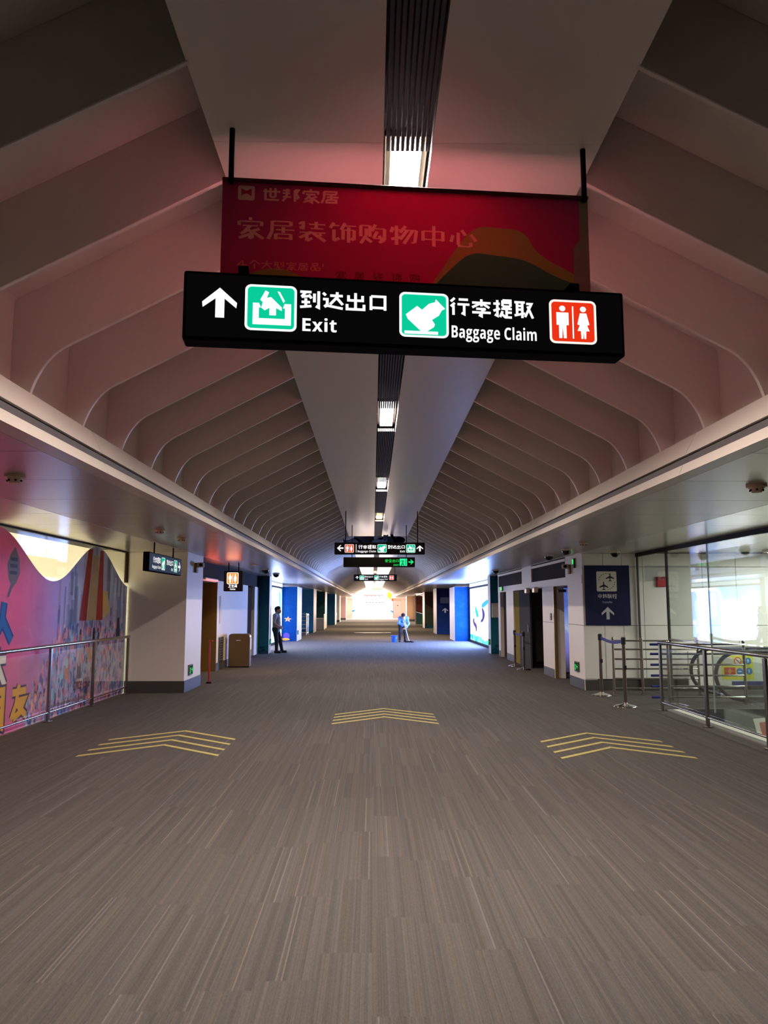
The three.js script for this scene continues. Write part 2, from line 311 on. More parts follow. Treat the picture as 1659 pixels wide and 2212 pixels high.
// the banner and its two suspension rods: a board 3 cm thick with print on both sides
{
  const t = thing('advert_banner', 'large crimson advertising banner with green hills hanging right above the nearest direction sign', 'banner', [.185, 3.46, -3.74], 0.083);
  const tex = canvas(2048, 896, (g, w, h) => {
    g.fillStyle = '#cc3c84'; g.fillRect(0, 0, w, h);
    const hill = (c, pts) => { g.fillStyle = c; g.beginPath(); g.moveTo(pts[0][0] * w, pts[0][1] * h); for (let i = 1; i + 1 < pts.length; i++) g.quadraticCurveTo(pts[i][0] * w, pts[i][1] * h, (pts[i][0] + pts[i + 1][0]) / 2 * w, (pts[i][1] + pts[i + 1][1]) / 2 * h); g.lineTo(pts.at(-1)[0] * w, pts.at(-1)[1] * h); g.closePath(); g.fill(); };
    hill('#b4c468', [[.56, .78], [.62, .5], [.68, .28], [.745, .29], [.82, .3], [.85, .5], [.97, .66], [1, .8], [.8, 1.1], [.5, 1.1]]);
    hill('#4c9c70', [[.55, .84], [.62, .62], [.67, .5], [.73, .52], [.82, .54], [.9, .68], [1, .76], [1, 1.1], [.7, 1.1], [.5, 1.1]]);
    hill('#b8806c', [[.48, 1], [.53, .84], [.58, .78], [.64, .9], [.68, 1], [.7, 1.1], [.6, 1.1], [.48, 1.1]]);
    hill('#a0c058', [[0, .86], [.06, .76], [.15, .68], [.22, .77], [.27, .84], [.3, .94], [.33, 1.1], [.2, 1.1], [.1, 1.1]]);
    g.fillStyle = '#a4aa90'; g.fillRect(w * .975, 0, w * .025, h);
    poly(g, [[.955, .44], [1, .24], [1, 1], [.955, 1]].map(([a, b]) => [a * w, b * h]), 0, 0, 1);
    g.fillStyle = g.strokeStyle = '#fff2dc';
    const s = .052 * w, ly = .045 * h;
    rrect(g, .04 * w, ly, s * .86, s, 14); g.fill(); g.fillStyle = '#d62c58'; poly(g, [[.2, .2], [.5, .42], [.8, .2], [.8, .8], [.5, .6], [.2, .8]], .04 * w, ly, s * .86); g.fillStyle = g.strokeStyle = '#fff2dc';
    hanzi(g, '世邦家居', .103 * w, ly, s, .13);
    hanzi(g, '家居装饰购物中心', .035 * w, .3 * h, .079 * w, .12, .003 * w, .5);
    g.strokeStyle = g.fillStyle = '#f0b0a8'; hanzi(g, '4个大型家居品牌', .04 * w, .645 * h, .031 * w, .1, .001 * w);
    g.strokeStyle = '#8a1c30'; for (let i = 0; i < 5; i++) hanzi(g, '家居装饰购物中心'[i], (.3 + i * .05) * w, .7 * h, .03 * w, .1);
    g.fillStyle = '#bfae7c'; g.font = `bold ${.05 * h}px sans-serif`; ['N', 'L', 'J', 'H', 'P'].forEach((c, i) => g.fillText(c, (.7 + i * .03) * w, (.9 - .012 * i) * h));
  });
  mesh('board', rbox(1.9, .66, .006, .002), new THREE.MeshPhysicalMaterial({ color: 0xe8889a, roughness: .9, transmission: .18, thickness: 0 }), t);
  mesh('print', new THREE.PlaneGeometry(1.894, .655), new THREE.MeshPhysicalMaterial({ map: tex, roughness: .9, transmission: .4, thickness: 0 }), t, [0, 0, .0045]);
  mesh('top_rail', rbox(1.9, .018, .04, .006), mat(0x5a1822, .5), t, [0, .324, 0]);
  for (const rx of [-.905, .925]) mesh('rod', rod([rx, .3, 0.02], [rx, .598, 0.02], .014), M.black, t);
}
hangingSign('direction_sign', 'large nearest black direction sign with Exit, Baggage Claim and red toilet symbol', [.176, 3.03, -3.585], .108, 2.13, .33, .12, canvas(2048, 316, drawMain('#070607')), [], 1.1);
{ const t = scene.children.at(-1); for (const bx of [-.8, .85]) mesh('bracket', rbox(.05, .1, .13, .006), M.black, t, [bx, .19, -.09]); }
hangingSign('direction_sign', 'distant black hanging sign with left arrow, orange toilet symbol and Baggage Claim', [.175, 3.09, -19.4], .006, 2.28, .3, .12, canvas(1024, 135, drawReverse('#0c0909')), [[-.86, .95], [.96, .95]], 1.05);
hangingSign('exit_sign', 'black emergency exit sign with green lettering hanging below the distant direction sign', [.19, 2.925, -22.6], .006, 2.1, .29, .1, canvas(1024, 141, (g, w, h) => {
  g.fillStyle = '#030303'; g.fillRect(0, 0, w, h); g.fillStyle = g.strokeStyle = '#10e04c';
  hanzi(g, '安全出口', .58 * w, .16 * h, .051 * w, .12); latin(g, 'EXIT', .7 * w, .92 * h, .27 * h);
  g.fillStyle = '#38f0a8'; g.fillRect(.79 * w, .1 * h, .105 * w, .82 * h); g.fillStyle = '#0a9a50';
  poly(g, [[.1, 1], [.3, .55], [.34, .3], [.2, .4], [.12, .5], [.08, .42], [.25, .22], [.48, .24], [.6, .4], [.58, .5], [.48, .42], [.45, .6], [.55, .72], [.6, 1], [.48, 1], [.42, .78], [.3, 1]], .79 * w, .1 * h, .82 * h); g.fillRect(.87 * w, .18 * h, .012 * w, .7 * h);
  g.fillStyle = '#18f088'; arrow(g, .915 * w, .2 * h, .075 * w, Math.PI / 2);
}), [[-.8, 1.1], [.8, 1.1]], 1.1);
hangingSign('direction_sign', 'small far hanging sign with white arrow below the green exit sign in the distance', [.13, 3.03, -38], 0, 2.12, .32, .12, canvas(512, 77, drawMain('#070607')), [[-.86, .98], [.96, .98]], 1.05);
// sign beside the left pillar, parallel to the corridor
hangingSign('direction_sign', 'dark grey sign with green symbols hung side-on before the white pillar', [-3.64, 2.365, -13.45], Math.PI / 2, 2.1, .31, .1, canvas(1024, 151, (g, w, h) => {
  g.fillStyle = '#343e50'; g.fillRect(0, 0, w, h); const s = h * .76; g.fillStyle = g.strokeStyle = '#ffffff';
  hanzi(g, '行李提取', .1 * w, .17 * h, .055 * w, .14); latin(g, 'Baggage Claim', .08 * w, .84 * h, h * .24, .25 * w); iconBag(g, .345 * w, h * .12, s);
  g.fillStyle = g.strokeStyle = '#ffffff'; hanzi(g, '到达出口', .5 * w, .17 * h, .055 * w, .14); latin(g, 'Exit', .65 * w, .84 * h, h * .24); iconExit(g, .745 * w, h * .12, s); g.fillStyle = '#ffffff'; arrow(g, .885 * w, h * .18, .09 * w, Math.PI / 2);
}), [[-.6, .335], [.62, .335]], .9);
// toilet sign
{
  const t = hangingSign('toilet_sign', 'small black hanging box sign with orange toilet symbol beside the golden door', [-3.4, 2.25, -18.9], .05, .44, .49, .26, canvas(440, 490, (g, w, h) => {
    g.fillStyle = '#160c0c'; g.fillRect(0, 0, w, h); iconToilet(g, .15 * w, .05 * h, .68 * w, '#e07a20'); g.fillStyle = g.strokeStyle = '#ffffff';
    hanzi(g, '卫生间', .23 * w, .685 * h, .18 * w, .13); latin(g, 'Toilet', .5 * w, .965 * h, .11 * h, .7 * w, 'bold', 'center');
  }), [[-.12, .455], [.12, .455]], 1.5);
  area(t, .36, .4, [0, 0, .136], [0, 0, 1], 0xff7a58, 3);
}

// torn dark net sagging where the middle panel ends
{
  const t = thing('torn_netting', 'dark torn netting sagging from the broken ceiling edge above the distant sign', 'netting', [0, 0, -26.3]);
  const g = new THREE.PlaneGeometry(1.5, 1.9, 90, 40); g.rotateX(Math.PI / 2);
  const p = g.attributes.position;
  for (let i = 0; i < p.count; i++) {
    const x = p.getX(i), z = p.getZ(i), u = (x + .75) / 1.5;
    p.setXYZ(i, x - .24, 4.02 - .3 * Math.sin(Math.PI * Math.min(1, u * 1.1)) * (0.5 + .5 * Math.sin(x * 7 + z * 2)) - .07 * (1 + Math.sin(x * 9 + z * 4) * Math.sin(z * 6 + x * 2)) - .09 * (u < .9 ? 1 : 0), z);
  }
  g.computeVertexNormals(); mesh('cloth', g, mat(0x100d0e, .95, { side: THREE.DoubleSide }), t);
  const s = new THREE.SphereGeometry(.17, 20, 14); s.scale(1, .68, 1); mesh('bundle', s, M.black, t, [.92, 3.86, .4]);
  mesh('hook', tube([[.74, 3.78, .4], [.72, 3.9, .4], [.66, 3.97, .4], [.64, 4.06, .4]], .05, 16, 8), M.black, t);
}

// ---------------------------------------------------------------- left side: mural, railing, lit hall behind glass
const wallLeft = struct('wall_left', 'cream hall walls behind the mural glass', 'wall');
mesh('hall_wall', span(-8.4, -.3, 3, -8.2, 4.2, -15.3), M.cream, wallLeft);
mesh('hall_wall', span(-8.4, -.3, -15.1, -4.75, 4.2, -15.3), M.cream, wallLeft);
mesh('hall_wall', span(-8.4, -.3, 3, -4.6, 4.2, 3.2), M.cream, wallLeft);
mesh('hall_ceiling', span(-8.4, 4.0, 3.2, -4.75, 4.2, -15.3), M.cream, wallLeft);
mesh('hall_header', span(-4.86, 2.73, 3, -4.8, 4.0, -15.1), M.cream, wallLeft);
mesh('hall_beam', span(-8.2, 2.86, 3, -8.0, 3.04, -15.1), mat(0xd8cca4, .6), wallLeft);
mesh('hall_pipe', cyl(.05, 4), M.white, wallLeft, [-7.9, 2, -18.6 + 4.6]);
mesh('hall_pipe', cyl(.04, 4), M.white, wallLeft, [-7.9, 2, -13.2]);
{
  const lamp = thing('hall_light', 'long warm ceiling light inside the hall behind the mural', 'ceiling light', [-6.6, 3.93, -9.5]);
  mesh('housing', rbox(.9, .05, 6.4, .01), M.white, lamp, [0, .035, 0]);
  mesh('diffuser', rbox(.8, .02, 6.2, .008), glow(0xffedb8, 2), lamp, [0, 0, 0]);
  area(lamp, .8, 6.2, [0, -.014, 0], [0, -1, 0], 0xfff2d4, LIGHT.leftHall);
}
const win1 = struct('window_1', 'tall clear glass panes above the wavy mural', 'window');
for (const [a, b] of [[3, -2.6], [-2.6, -6.2], [-6.2, -9.8], [-9.8, -11.6], [-11.6, -13.4], [-13.4, -15.08]])
  mesh('pane', span(-4.8, .02, a - .004, -4.79, 2.68, b + .004), M.glass, win1);
mesh('frame', span(-4.83, 2.675, 3, -4.77, 2.7, -15.08), M.dark, win1);
mesh('frame', span(-4.83, 2.1, -15.1, -4.77, 2.7, -15.06), M.brown, win1);
{
  const zA = -3, zB = -15.05, top = z => {           // crest -9.8, trough -11.6, crest -13.4
    const c = Math.cos((z + 9.75) / 3.62 * 2 * Math.PI); return 2.33 + .325 * c - (z < -13.3 ? .0 : 0);
  };
  const tex = canvas(2048, 456, (g, w, h) => {
    const X = z => (zA - z) / (zA - zB) * w, Yy = y => (1 - y / 2.7) * h;
    const gr = g.createLinearGradient(0, 0, w, 0);
    [[0, '#ea90c6'], [.62, '#ea90c6'], [.72, '#d0bcf4'], [.8, '#c6d0f4'], [1, '#c0caee']].forEach(([a, c]) => gr.addColorStop(a, c));
    g.fillStyle = gr; g.fillRect(0, 0, w, h);
    for (let i = 0; i < 500; i++) { g.globalAlpha = .06; g.fillStyle = ['#ffffff', '#a03c88', '#f0a0d0'][i % 3]; g.beginPath(); g.ellipse(rr(0, w), rr(0, h), rr(8, 60), rr(8, 50), 0, 0, 7); g.fill(); } g.globalAlpha = 1;
    // pale towers and grey shapes of the printed town
    for (let i = 0; i < 70; i++) { const z = rr(-11.7, -14.9), y0 = rr(.9, 2.2); g.fillStyle = ['#9aa8dc', '#b8b4d8', '#5868b0', '#8c98c4', '#6c7088', '#a8a0b8', '#4c5c90'][Math.floor(rnd() * 7)]; g.globalAlpha = .35; g.fillRect(X(z), Yy(y0 + rr(.2, .7)), rr(6, 26), h * .4 * rnd() + 20); }
    g.globalAlpha = 1;
    // red legs of a lattice tower
    g.fillStyle = '#b8402c'; poly(g, [[X(-12.95), Yy(2.6)], [X(-13.15), Yy(2.6)], [X(-12.98), Yy(1.4)], [X(-12.66), Yy(1.4)]], 0, 0, 1);
    g.fillStyle = '#c0482c'; poly(g, [[X(-13.5), Yy(2.6)], [X(-13.66), Yy(2.6)], [X(-13.75), Yy(1.4)], [X(-13.42), Yy(1.4)]], 0, 0, 1);
    g.fillStyle = '#c8b8a4'; poly(g, [[X(-13.18), Yy(2.5)], [X(-13.45), Yy(2.5)], [X(-13.4), Yy(1.4)], [X(-13.02), Yy(1.4)]], 0, 0, 1);
    g.fillStyle = '#d8c49c'; poly(g, [[X(-13.7), Yy(1.9)], [X(-13.95), Yy(1.9)], [X(-14.1), Yy(1.55)], [X(-13.8), Yy(1.4)]], 0, 0, 1);
    // the confetti crowd
    const cols = ['#ffb0d4', '#a8c4ff', '#7c90d8', '#ffc8b0', '#b8ecff', '#ec9cd4', '#ffd4e0', '#5c6cb0', '#d8c8ff', '#ff8cac', '#3c4c90'];
    for (let i = 0; i < 2600; i++) {
      const z = rr(-10.9, -14.9), q = rnd(), y = 1.35 * q * q * Math.min(1, (-z - 10.6) * .8);
      g.fillStyle = cols[Math.floor(rnd() * cols.length)]; g.globalAlpha = .75; g.beginPath(); g.ellipse(X(z), Yy(y), rr(2, 7), rr(5, 14), 0, 0, 7); g.fill();
    }
    g.globalAlpha = 1;
    const fig = (z, y, s, body, head) => { g.fillStyle = body; poly(g, [[-.5, 0], [.5, 0], [.7, 1.6], [-.6, 1.6]], X(z), Yy(y), s); g.fillStyle = head; g.beginPath(); g.ellipse(X(z), Yy(y) - s * .25, s * .42, s * .6, 0, 0, 7); g.fill(); };
    fig(-12.1, 1.25, 12, '#e8a890', '#6c5a6c'); fig(-12.75, 1.2, 14, '#d89078', '#2c2024'); fig(-13.35, 1.2, 16, '#3a3030', '#1a1416'); fig(-12.75, .72, 26, '#2c3880', '#c8c4d8'); fig(-12.25, .72, 22, '#e8a878', '#d8dce8'); fig(-13.2, .9, 16, '#e0b040', '#d8b060'); fig(-14.6, 1.3, 26, '#1c3c68', '#1c3c68');
    // light bulb shaped balloon
    g.fillStyle = '#9c94a4'; poly(g, [[0, -1.2], [.7, -.4], [.85, .5], [.4, 1.15], [-.1, 1.5], [-.7, 1], [-1, 0], [-.6, -.7]], X(-10.3), Yy(2.18), 34); poly(g, [[-.5, 1.5], [0, 1.5], [-.6, 2.4], [-1, 2.4]], X(-10.3), Yy(2.18), 30);
    g.fillStyle = '#6c6078'; for (let i = 0; i < 3; i++) g.fillRect(X(-10.3) - 20, Yy(2.28) + i * 15, 34, 8);
    // lettering
    const big = (ch, z, y, s, fill, edge) => { g.strokeStyle = edge; g.lineJoin = 'round'; hanzi(g, ch, X(z), Yy(y), s, .3); g.strokeStyle = fill; hanzi(g, ch, X(z), Yy(y), s, .2); };
    big('人', -9.8, 1.72, 96, '#3c9ae0', '#2a5cb0'); big('大', -9.72, 1.12, 90, '#f4f0f4', '#2c2060'); big('朋', -9.72, .62, 92, '#f2c81c', '#4a1c50'); big('友', -10.42, .62, 84, '#f2c81c', '#4a1c50');
    g.fillStyle = '#7c2038'; latin(g, 'since 1988', X(-12.55), Yy(.3), 40, 120); g.globalAlpha = .5; g.fillStyle = '#f0d0dc'; g.fillRect(X(-11.55), Yy(.42), 34, 78); g.globalAlpha = 1;
    g.fillStyle = '#9c6c7c'; for (let i = 0; i < 40; i++) g.fillRect(X(-11.6) + 12 * (i % 20) + 8, Yy(.18) + 14 * Math.floor(i / 20), 7, 8);
  });
  const s = new THREE.Shape(); s.moveTo(-zA, .0); s.lineTo(-zB, 0);
  for (let z = zB; z <= zA + .001; z += .12) s.lineTo(-z, top(z));
  const g = new THREE.ExtrudeGeometry(s, { depth: .006, bevelEnabled: false });
  const p = g.attributes.position, uv = g.attributes.uv;
  for (let i = 0; i < p.count; i++) uv.setXY(i, (p.getX(i) + zA) / (zA - zB), p.getY(i) / 2.7);
  g.rotateY(Math.PI / 2);
  const t = thing('mural', 'pink and blue printed mural with wavy top edge on the glass', 'mural', [-4.765, .01, 0]);
  mesh('print', g, new THREE.MeshPhysicalMaterial({ map: tex, roughness: .6, transmission: .4, thickness: 0 }), t);
}
// railing panel with glass infill, posts and two rails
function railing(name, label, X, zs, side, h = 1.07) {
  const t = thing(name, label, 'railing', [X, 0, 0]);
  const z0 = Math.max(...zs), z1 = Math.min(...zs);
  mesh('top_rail', rod([0, h, z0 + .02], [0, h, z1 - .05], .027, 14), M.steel, t);
  mesh('lower_rail', rod([0, .13, z0], [0, .13, z1], .016), M.steel, t);
  for (const z of zs) {
    const p = mesh('post', rbox(.035, h - .03, .07, .006), M.steelDark, t, [0, (h - .03) / 2, z]);
    mesh('foot', rbox(.09, .012, .12, .004), M.steelDark, p, [0, -(h - .03) / 2 + .006, 0]);
    mesh('saddle', cyl(.012, .06), M.steel, p, [0, (h - .03) / 2, 0]);
  }
  const zz = [...zs].sort((a, b) => b - a);
  for (let i = 0; i + 1 < zz.length; i++) mesh('pane', span(-.005, .17, zz[i] - .05, .005, h - .09, zz[i + 1] + .05), M.glass, t);
}
railing('railing', 'brown steel and glass railing in front of the pink mural', -4.66, [-4.58, -6.28, -7.98, -9.68, -11.38, -13.12, -14.92], 1);
railing('railing', 'brown steel and glass railing beside the escalator opening', 4.6, [-2.3, -4, -5.7, -7.4, -9.1, -10.75, -12.42], -1);

// left pillars and wall
function pillar(name, label, x0, x1, za, zb, front, side, yTop = 2.7) {   // front skin facing the camera, side faces facing the corridor; a printed skin runs down to the floor
  const o = struct(numbered(name), label, 'pillar'), low = front.map ? 0 : .22;
  const inner = Math.abs(x0) < Math.abs(x1) ? x0 : x1, dir = Math.sign(inner - (x0 + x1) / 2);
  mesh('core', span(x0, 0, za, x1, yTop, zb), side, o);
  const g = span(x0, low, za + .006, x1, yTop - .004, za), p = g.attributes.position;
  for (let i = 0; i < p.count; i++) g.attributes.uv.setXY(i, (p.getX(i) - Math.min(x0, x1)) / Math.abs(x1 - x0), p.getY(i) / yTop);
  mesh('front_skin', g, front, o);
  if (low) { mesh('plinth', span(x0, 0, za + .012, x1, .22, za), M.base, o); mesh('plinth', span(inner, 0, za + .012, inner + dir * .012, .22, zb), M.base, o); }
  return o;
}
pillar('pillar', 'broad white pillar at the end of the mural', -4.76, -3.62, -15.1, -16.5, M.white, M.white);
const wl = struct('wall_left_side', 'white left concourse wall with dark band and doors', 'wall');
mesh('wall_piece', span(-4.2, 0, -16.5, -4.0, 2.3, -18.2), M.white, wl);
mesh('wall_piece', span(-4.2, 0, -20, -4.0, 2.3, -24.8), M.white, wl);
mesh('wall_piece', span(-4.2, 0, -26.3, -4.0, 2.3, -27.2), M.white, wl);
mesh('dark_band', span(-4.2, 2.3, -16.5, -4.02, 2.7, -27.2), M.transom, wl);
mesh('recess_wall', span(-5.0, 0, -18.0, -4.2, 2.3, -18.2), M.gold, wl);
mesh('recess_wall', span(-5.0, 0, -19.96, -3.995, 2.25, -20.0), M.gold, wl);
mesh('recess_ceiling', span(-5.0, 2.25, -18.2, -4.02, 2.34, -20), M.white, wl);
mesh('far_wall', span(-4.9, 0, -29.4, -4.56, 2.7, -106), M.white, struct('wall_left_far', 'pale far left wall behind the pillars', 'wall'));
mesh('plinth', span(-4.0, 0, -16.5, -3.985, .2, -18.2), M.base, wl);
mesh('plinth', span(-4.0, 0, -20, -3.985, .2, -24.8), M.base, wl);
{
  const d1 = struct('door_1', 'golden brown metal toilet door set back in the left wall', 'door');
  mesh('leaf', rbox(.05, 2.24, 1.78, .006), M.gold, d1, [-4.92, 1.12, -19.1]);
  mesh('handle', rod([-4.87, .9, -18.45], [-4.87, 1.3, -18.45], .014), M.steel, d1);
  const d2 = struct('door_2', 'dark narrow door near the teal pillar on the left', 'door');
  mesh('leaf', rbox(.05, 2.26, 1.46, .006), M.brown, d2, [-4.13, 1.13, -25.55]);
  mesh('frame', rbox(.16, 2.3, .06, .006), M.white, d2, [-4.08, 1.15, -24.83]);
  mesh('handle', rod([-4.09, .95, -25], [-4.09, 1.2, -25], .014), M.steel, d2);
  const strip = thing('added_red_strip', 'added red glowing strip in place of a reflection above the golden door', 'added glow', [-3.98, 2.285, -19.1]);  // added glowing strip in place of the red reflection over the door
  mesh('housing', rbox(.06, .04, 1.5, .006), M.white, strip, [-.01, .02, 0]);
  mesh('added_glow', rbox(.03, .02, 1.4, .006), glow(0xff6a50, 3), strip, [.02, -.006, 0]);
  area(strip, 1.4, .05, [.042, 0, 0], [1, .35, 0], 0xff6048, 14);
  const warm = thing('downlight', 'small warm downlight in the ceiling before the golden door', 'downlight', [-3.0, 2.69, -19.6]);
  mesh('ring', new THREE.TorusGeometry(.07, .012, 8, 24).rotateX(Math.PI / 2), M.white, warm, [0, .004, 0]);
  mesh('lens', cyl(.06, .01, 20), glow(0xffd890, 1.2), warm, [0, .004, 0]);
  const sp = new THREE.SpotLight(0xffd080, 9, 0, .75, .6, 2); sp.position.set(0, -.02, 0); sp.target.position.set(-.5, -2.7, -.2); sp.castShadow = true; sp.name = 'spot_light'; sp.shadow.radius = 3; warm.add(sp, sp.target);
}
// vertical lettering, vent, low exit sign, wall camera, extinguisher stand, bin
function plate(name, label, category, geo, m, pos) { const o = mesh(numbered(name), geo, m, scene, pos); return tag(o, label, category); }
{
  const vtex = (bg, col, txt) => canvas(64, 512, (g, w, h) => { g.fillStyle = bg; g.fillRect(0, 0, w, h); g.strokeStyle = g.fillStyle = col; g.save(); g.translate(w * .75, 10); g.rotate(Math.PI / 2); g.font = 'bold 44px sans-serif'; g.fillText(txt, 0, 0, h - 20); g.restore(); });
  const faceX = (w, h) => new THREE.PlaneGeometry(w, h).rotateY(Math.PI / 2);
  const a = thing('lettered_strip', 'vertical blue lettering strip on the white wall before the golden door', 'sign', [-3.993, 1.62, -17.6]); mesh('board', rbox(.01, .78, .16, .003), M.white, a); mesh('print', faceX(.14, .76), printed(vtex('#ded6cc', '#2c3c98', 'MEN TOILET')), a, [.0065, 0, 0]);
  const b = thing('lettered_strip', 'vertical red lettering strip on the white wall after the golden door', 'sign', [-3.993, 1.55, -20.4]); mesh('board', rbox(.01, .72, .16, .003), M.white, b); mesh('print', faceX(.14, .7), printed(vtex('#ded6cc', '#a83050', 'WOMEN TOILET')), b, [.0065, 0, 0]);
  const v = thing('wall_vent', 'grey louvred vent low on the wall beside the bin', 'vent', [-3.985, .52, -20.55]); mesh('frame', rbox(.03, .64, .55, .006), M.base, v); for (let i = 0; i < 9; i++) mesh('slat', box(.012, .03, .47).rotateZ(.5), M.channel, v, [.02, -.26 + i * .065, 0]);
}
function lowExit(label, pos, rotY, s = .18, flip = 1) {
  const t = thing('low_exit_sign', label, 'exit sign', pos, rotY);
  mesh('casing', rbox(s * 1.5, s, .03, .006), M.base, t);
  mesh('sign_face', new THREE.PlaneGeometry(s * 1.3, s * .82), backlit(canvas(128, 80, (g, w, h) => {
    g.fillStyle = '#0a2a14'; g.fillRect(0, 0, w, h); g.fillStyle = '#30ff60'; arrow(g, 70, 18, 44, flip * Math.PI / 2); poly(g, [[.1, 1], [.3, .55], [.34, .3], [.2, .4], [.1, .42], [.25, .15], [.48, .2], [.62, .42], [.48, .45], [.45, .6], [.6, 1], [.45, 1], [.4, .78], [.3, 1]], 6, 6, 68);
  }), 1), t, [0, 0, .0165]);
}
lowExit('small green glowing exit sign low on the white pillar by the mural', [-3.605, .4, -15.55], Math.PI / 2, .2);
{
  const t = thing('wall_camera', 'brownish camera bracket high on the white pillar by the mural', 'camera', [-3.61, 2.42, -15.75]);
  mesh('bracket', rbox(.04, .2, .16, .01), mat(0x8a6a50, .6), t, [.02, 0, 0]); mesh('body', rbox(.14, .1, .1, .02), M.beige, t, [.1, .06, 0]); mesh('lens', cyl(.03, .05, 14).rotateX(Math.PI / 2), M.black, t, [.12, .06, .06]);
  const e = thing('barrier_pole', 'thin red pole standing beside the white pillar on the left', 'pole', [-3.66 + .14, 0, -16.9]);
  mesh('foot', cyl(.06, .03, 18, .05), M.black, e, [0, .015, 0]); mesh('pole', cyl(.018, .86), M.red, e, [0, .46, 0]); mesh('cap', rbox(.09, .03, .04, .01), M.red, e, [.02, .9, 0]);
}
{
  const t = thing('litter_bin', 'brown metal litter bin with rounded top beside the white wall', 'bin', [-3.62, 0, -21.2], .04);
  const s = new THREE.Shape(); s.moveTo(-.28, 0); s.lineTo(.28, 0); s.lineTo(.28, .76); s.quadraticCurveTo(.28, .86, .18, .86); s.lineTo(-.2, .86); s.quadraticCurveTo(-.28, .86, -.28, .78);
  mesh('body', new THREE.ExtrudeGeometry(s, { depth: .38, bevelEnabled: true, bevelSize: .006, bevelThickness: .006, bevelSegments: 2, curveSegments: 8 }), M.bronze, t, [0, .03, -.38]);
  mesh('slot', rbox(.12, .022, .012, .004), M.chrome, t, [-.02, .72, .01]); mesh('side_panel', rbox(.012, .3, .3, .004), M.white, t, [.289, .62, -.19]); mesh('base', rbox(.54, .03, .36, .006), M.black, t, [0, .015, -.19]);  // white side_panel puts the light on the bin side into colour
}
// ceiling fittings on the soffits
function smoke(label, x, z, m = M.beige, s = 1) { const t = thing('smoke_detector', label, 'smoke detector', [x, 2.7, z]); mesh('base', cyl(.075 * s, .02, 24), m, t, [0, -.008, 0]); mesh('dome', cyl(.035 * s, .05, 24, .062 * s), m, t, [0, -.04, 0]); for (let k = 0; k < 6; k++) mesh('vent_hole', rbox(.012 * s, .014, .012 * s, .003), M.black, t, [Math.cos(k) * .05 * s, -.045, Math.sin(k) * .05 * s]); }
function dome(label, x, z, s = 1) { const t = thing('dome_camera', label, 'camera', [x, 2.7, z]); mesh('base', cyl(.1 * s, .03, 24), M.white, t, [0, -.012, 0]); mesh('dome', new THREE.SphereGeometry(.085 * s, 20, 10, 0, Math.PI * 2, Math.PI / 2, Math.PI / 2), mat(0x08080a, .15), t, [0, -.025, 0]); }
smoke('beige smoke detector on the soffit nearest the right edge of the picture', 3.36, -6.61, M.beige, 1.15);
smoke('beige smoke detector on the dark soffit above the mural', -2.9, -6.19, M.beige, 1.1);
smoke('small beige smoke detector on the soffit above the blue transfer sign', 3.5, -12.7, M.beige, 1);
smoke('small beige smoke detector on the soffit above the side-on left sign, farther one', -2.96, -11.9);
smoke('small beige smoke detector on the soffit above the side-on left sign, nearer one', -2.94, -10.6);
dome('black dome camera on the soffit, farther of the pair before the doors', 3.68, -16.0);
dome('black dome camera on the soffit, nearer of the pair before the doors', 3.62, -14.3);
dome('black dome camera on the soffit directly above the blue transfer sign', 4.72, -14.9);
dome('black dome camera on the soffit before the right glowing lightbox', 3.6, -22.5);
dome('black dome camera on the left soffit near the teal pillar', -3.1, -22.3, 1.2);
dome('black dome camera on the left soffit before the left lightbox', -3.15, -25.2, 1.2);

// ---------------------------------------------------------------- right side near: white panelled wall, transfer sign, glass front, hall
const wallRight = struct('wall_right', 'white panelled wall behind the glass with recessed joints', 'wall');
{
  const z = -15.4, rows = [[.22, 1.262], [1.27, 2.425], [2.433, 2.698]], cols = [4.2, 4.62, 5.0, 5.42, 5.88, 6.62, 7.3, 8.0, 8.8, 9.6];
  for (const [y0, y1] of rows) for (let i = 0; i + 1 < cols.length; i++)
    mesh('cladding_panel', rbox(cols[i + 1] - cols[i] - .008, y1 - y0, .03, .003, 1), M.panel, wallRight, [(cols[i] + cols[i + 1]) / 2, (y0 + y1) / 2, z - .015]);
  mesh('backing', span(4.3, 0, z - .026, 9.8, 2.8, z - .2), M.channel, wallRight);
  mesh('lower_lining', span(4.6, -4, -15.45, 9.8, -.3, -15.6), M.well, wallRight);
  mesh('plinth', span(4.2, 0, z + .014, 9.6, .2, z - .02), M.base, wallRight);
  mesh('hall_side', span(9.6, 0, 9.5, 9.8, 2.9, -15.6), M.panel, wallRight); mesh('lower_lining', span(9.6, -4, 9.5, 9.8, 0, -15.6), M.well, wallRight);
  mesh('lower_lining', span(4.6, -4, 9.5, 9.8, 0, 9.7), M.well, wallRight); mesh('hall_end', span(4.6, 0, 9.5, 9.8, 2.9, 9.7), M.panel, wallRight);
  mesh('hall_ceiling', span(5.34, 2.72, 9.5, 9.8, 2.86, -15.6), M.soffitGloss, wallRight);
}
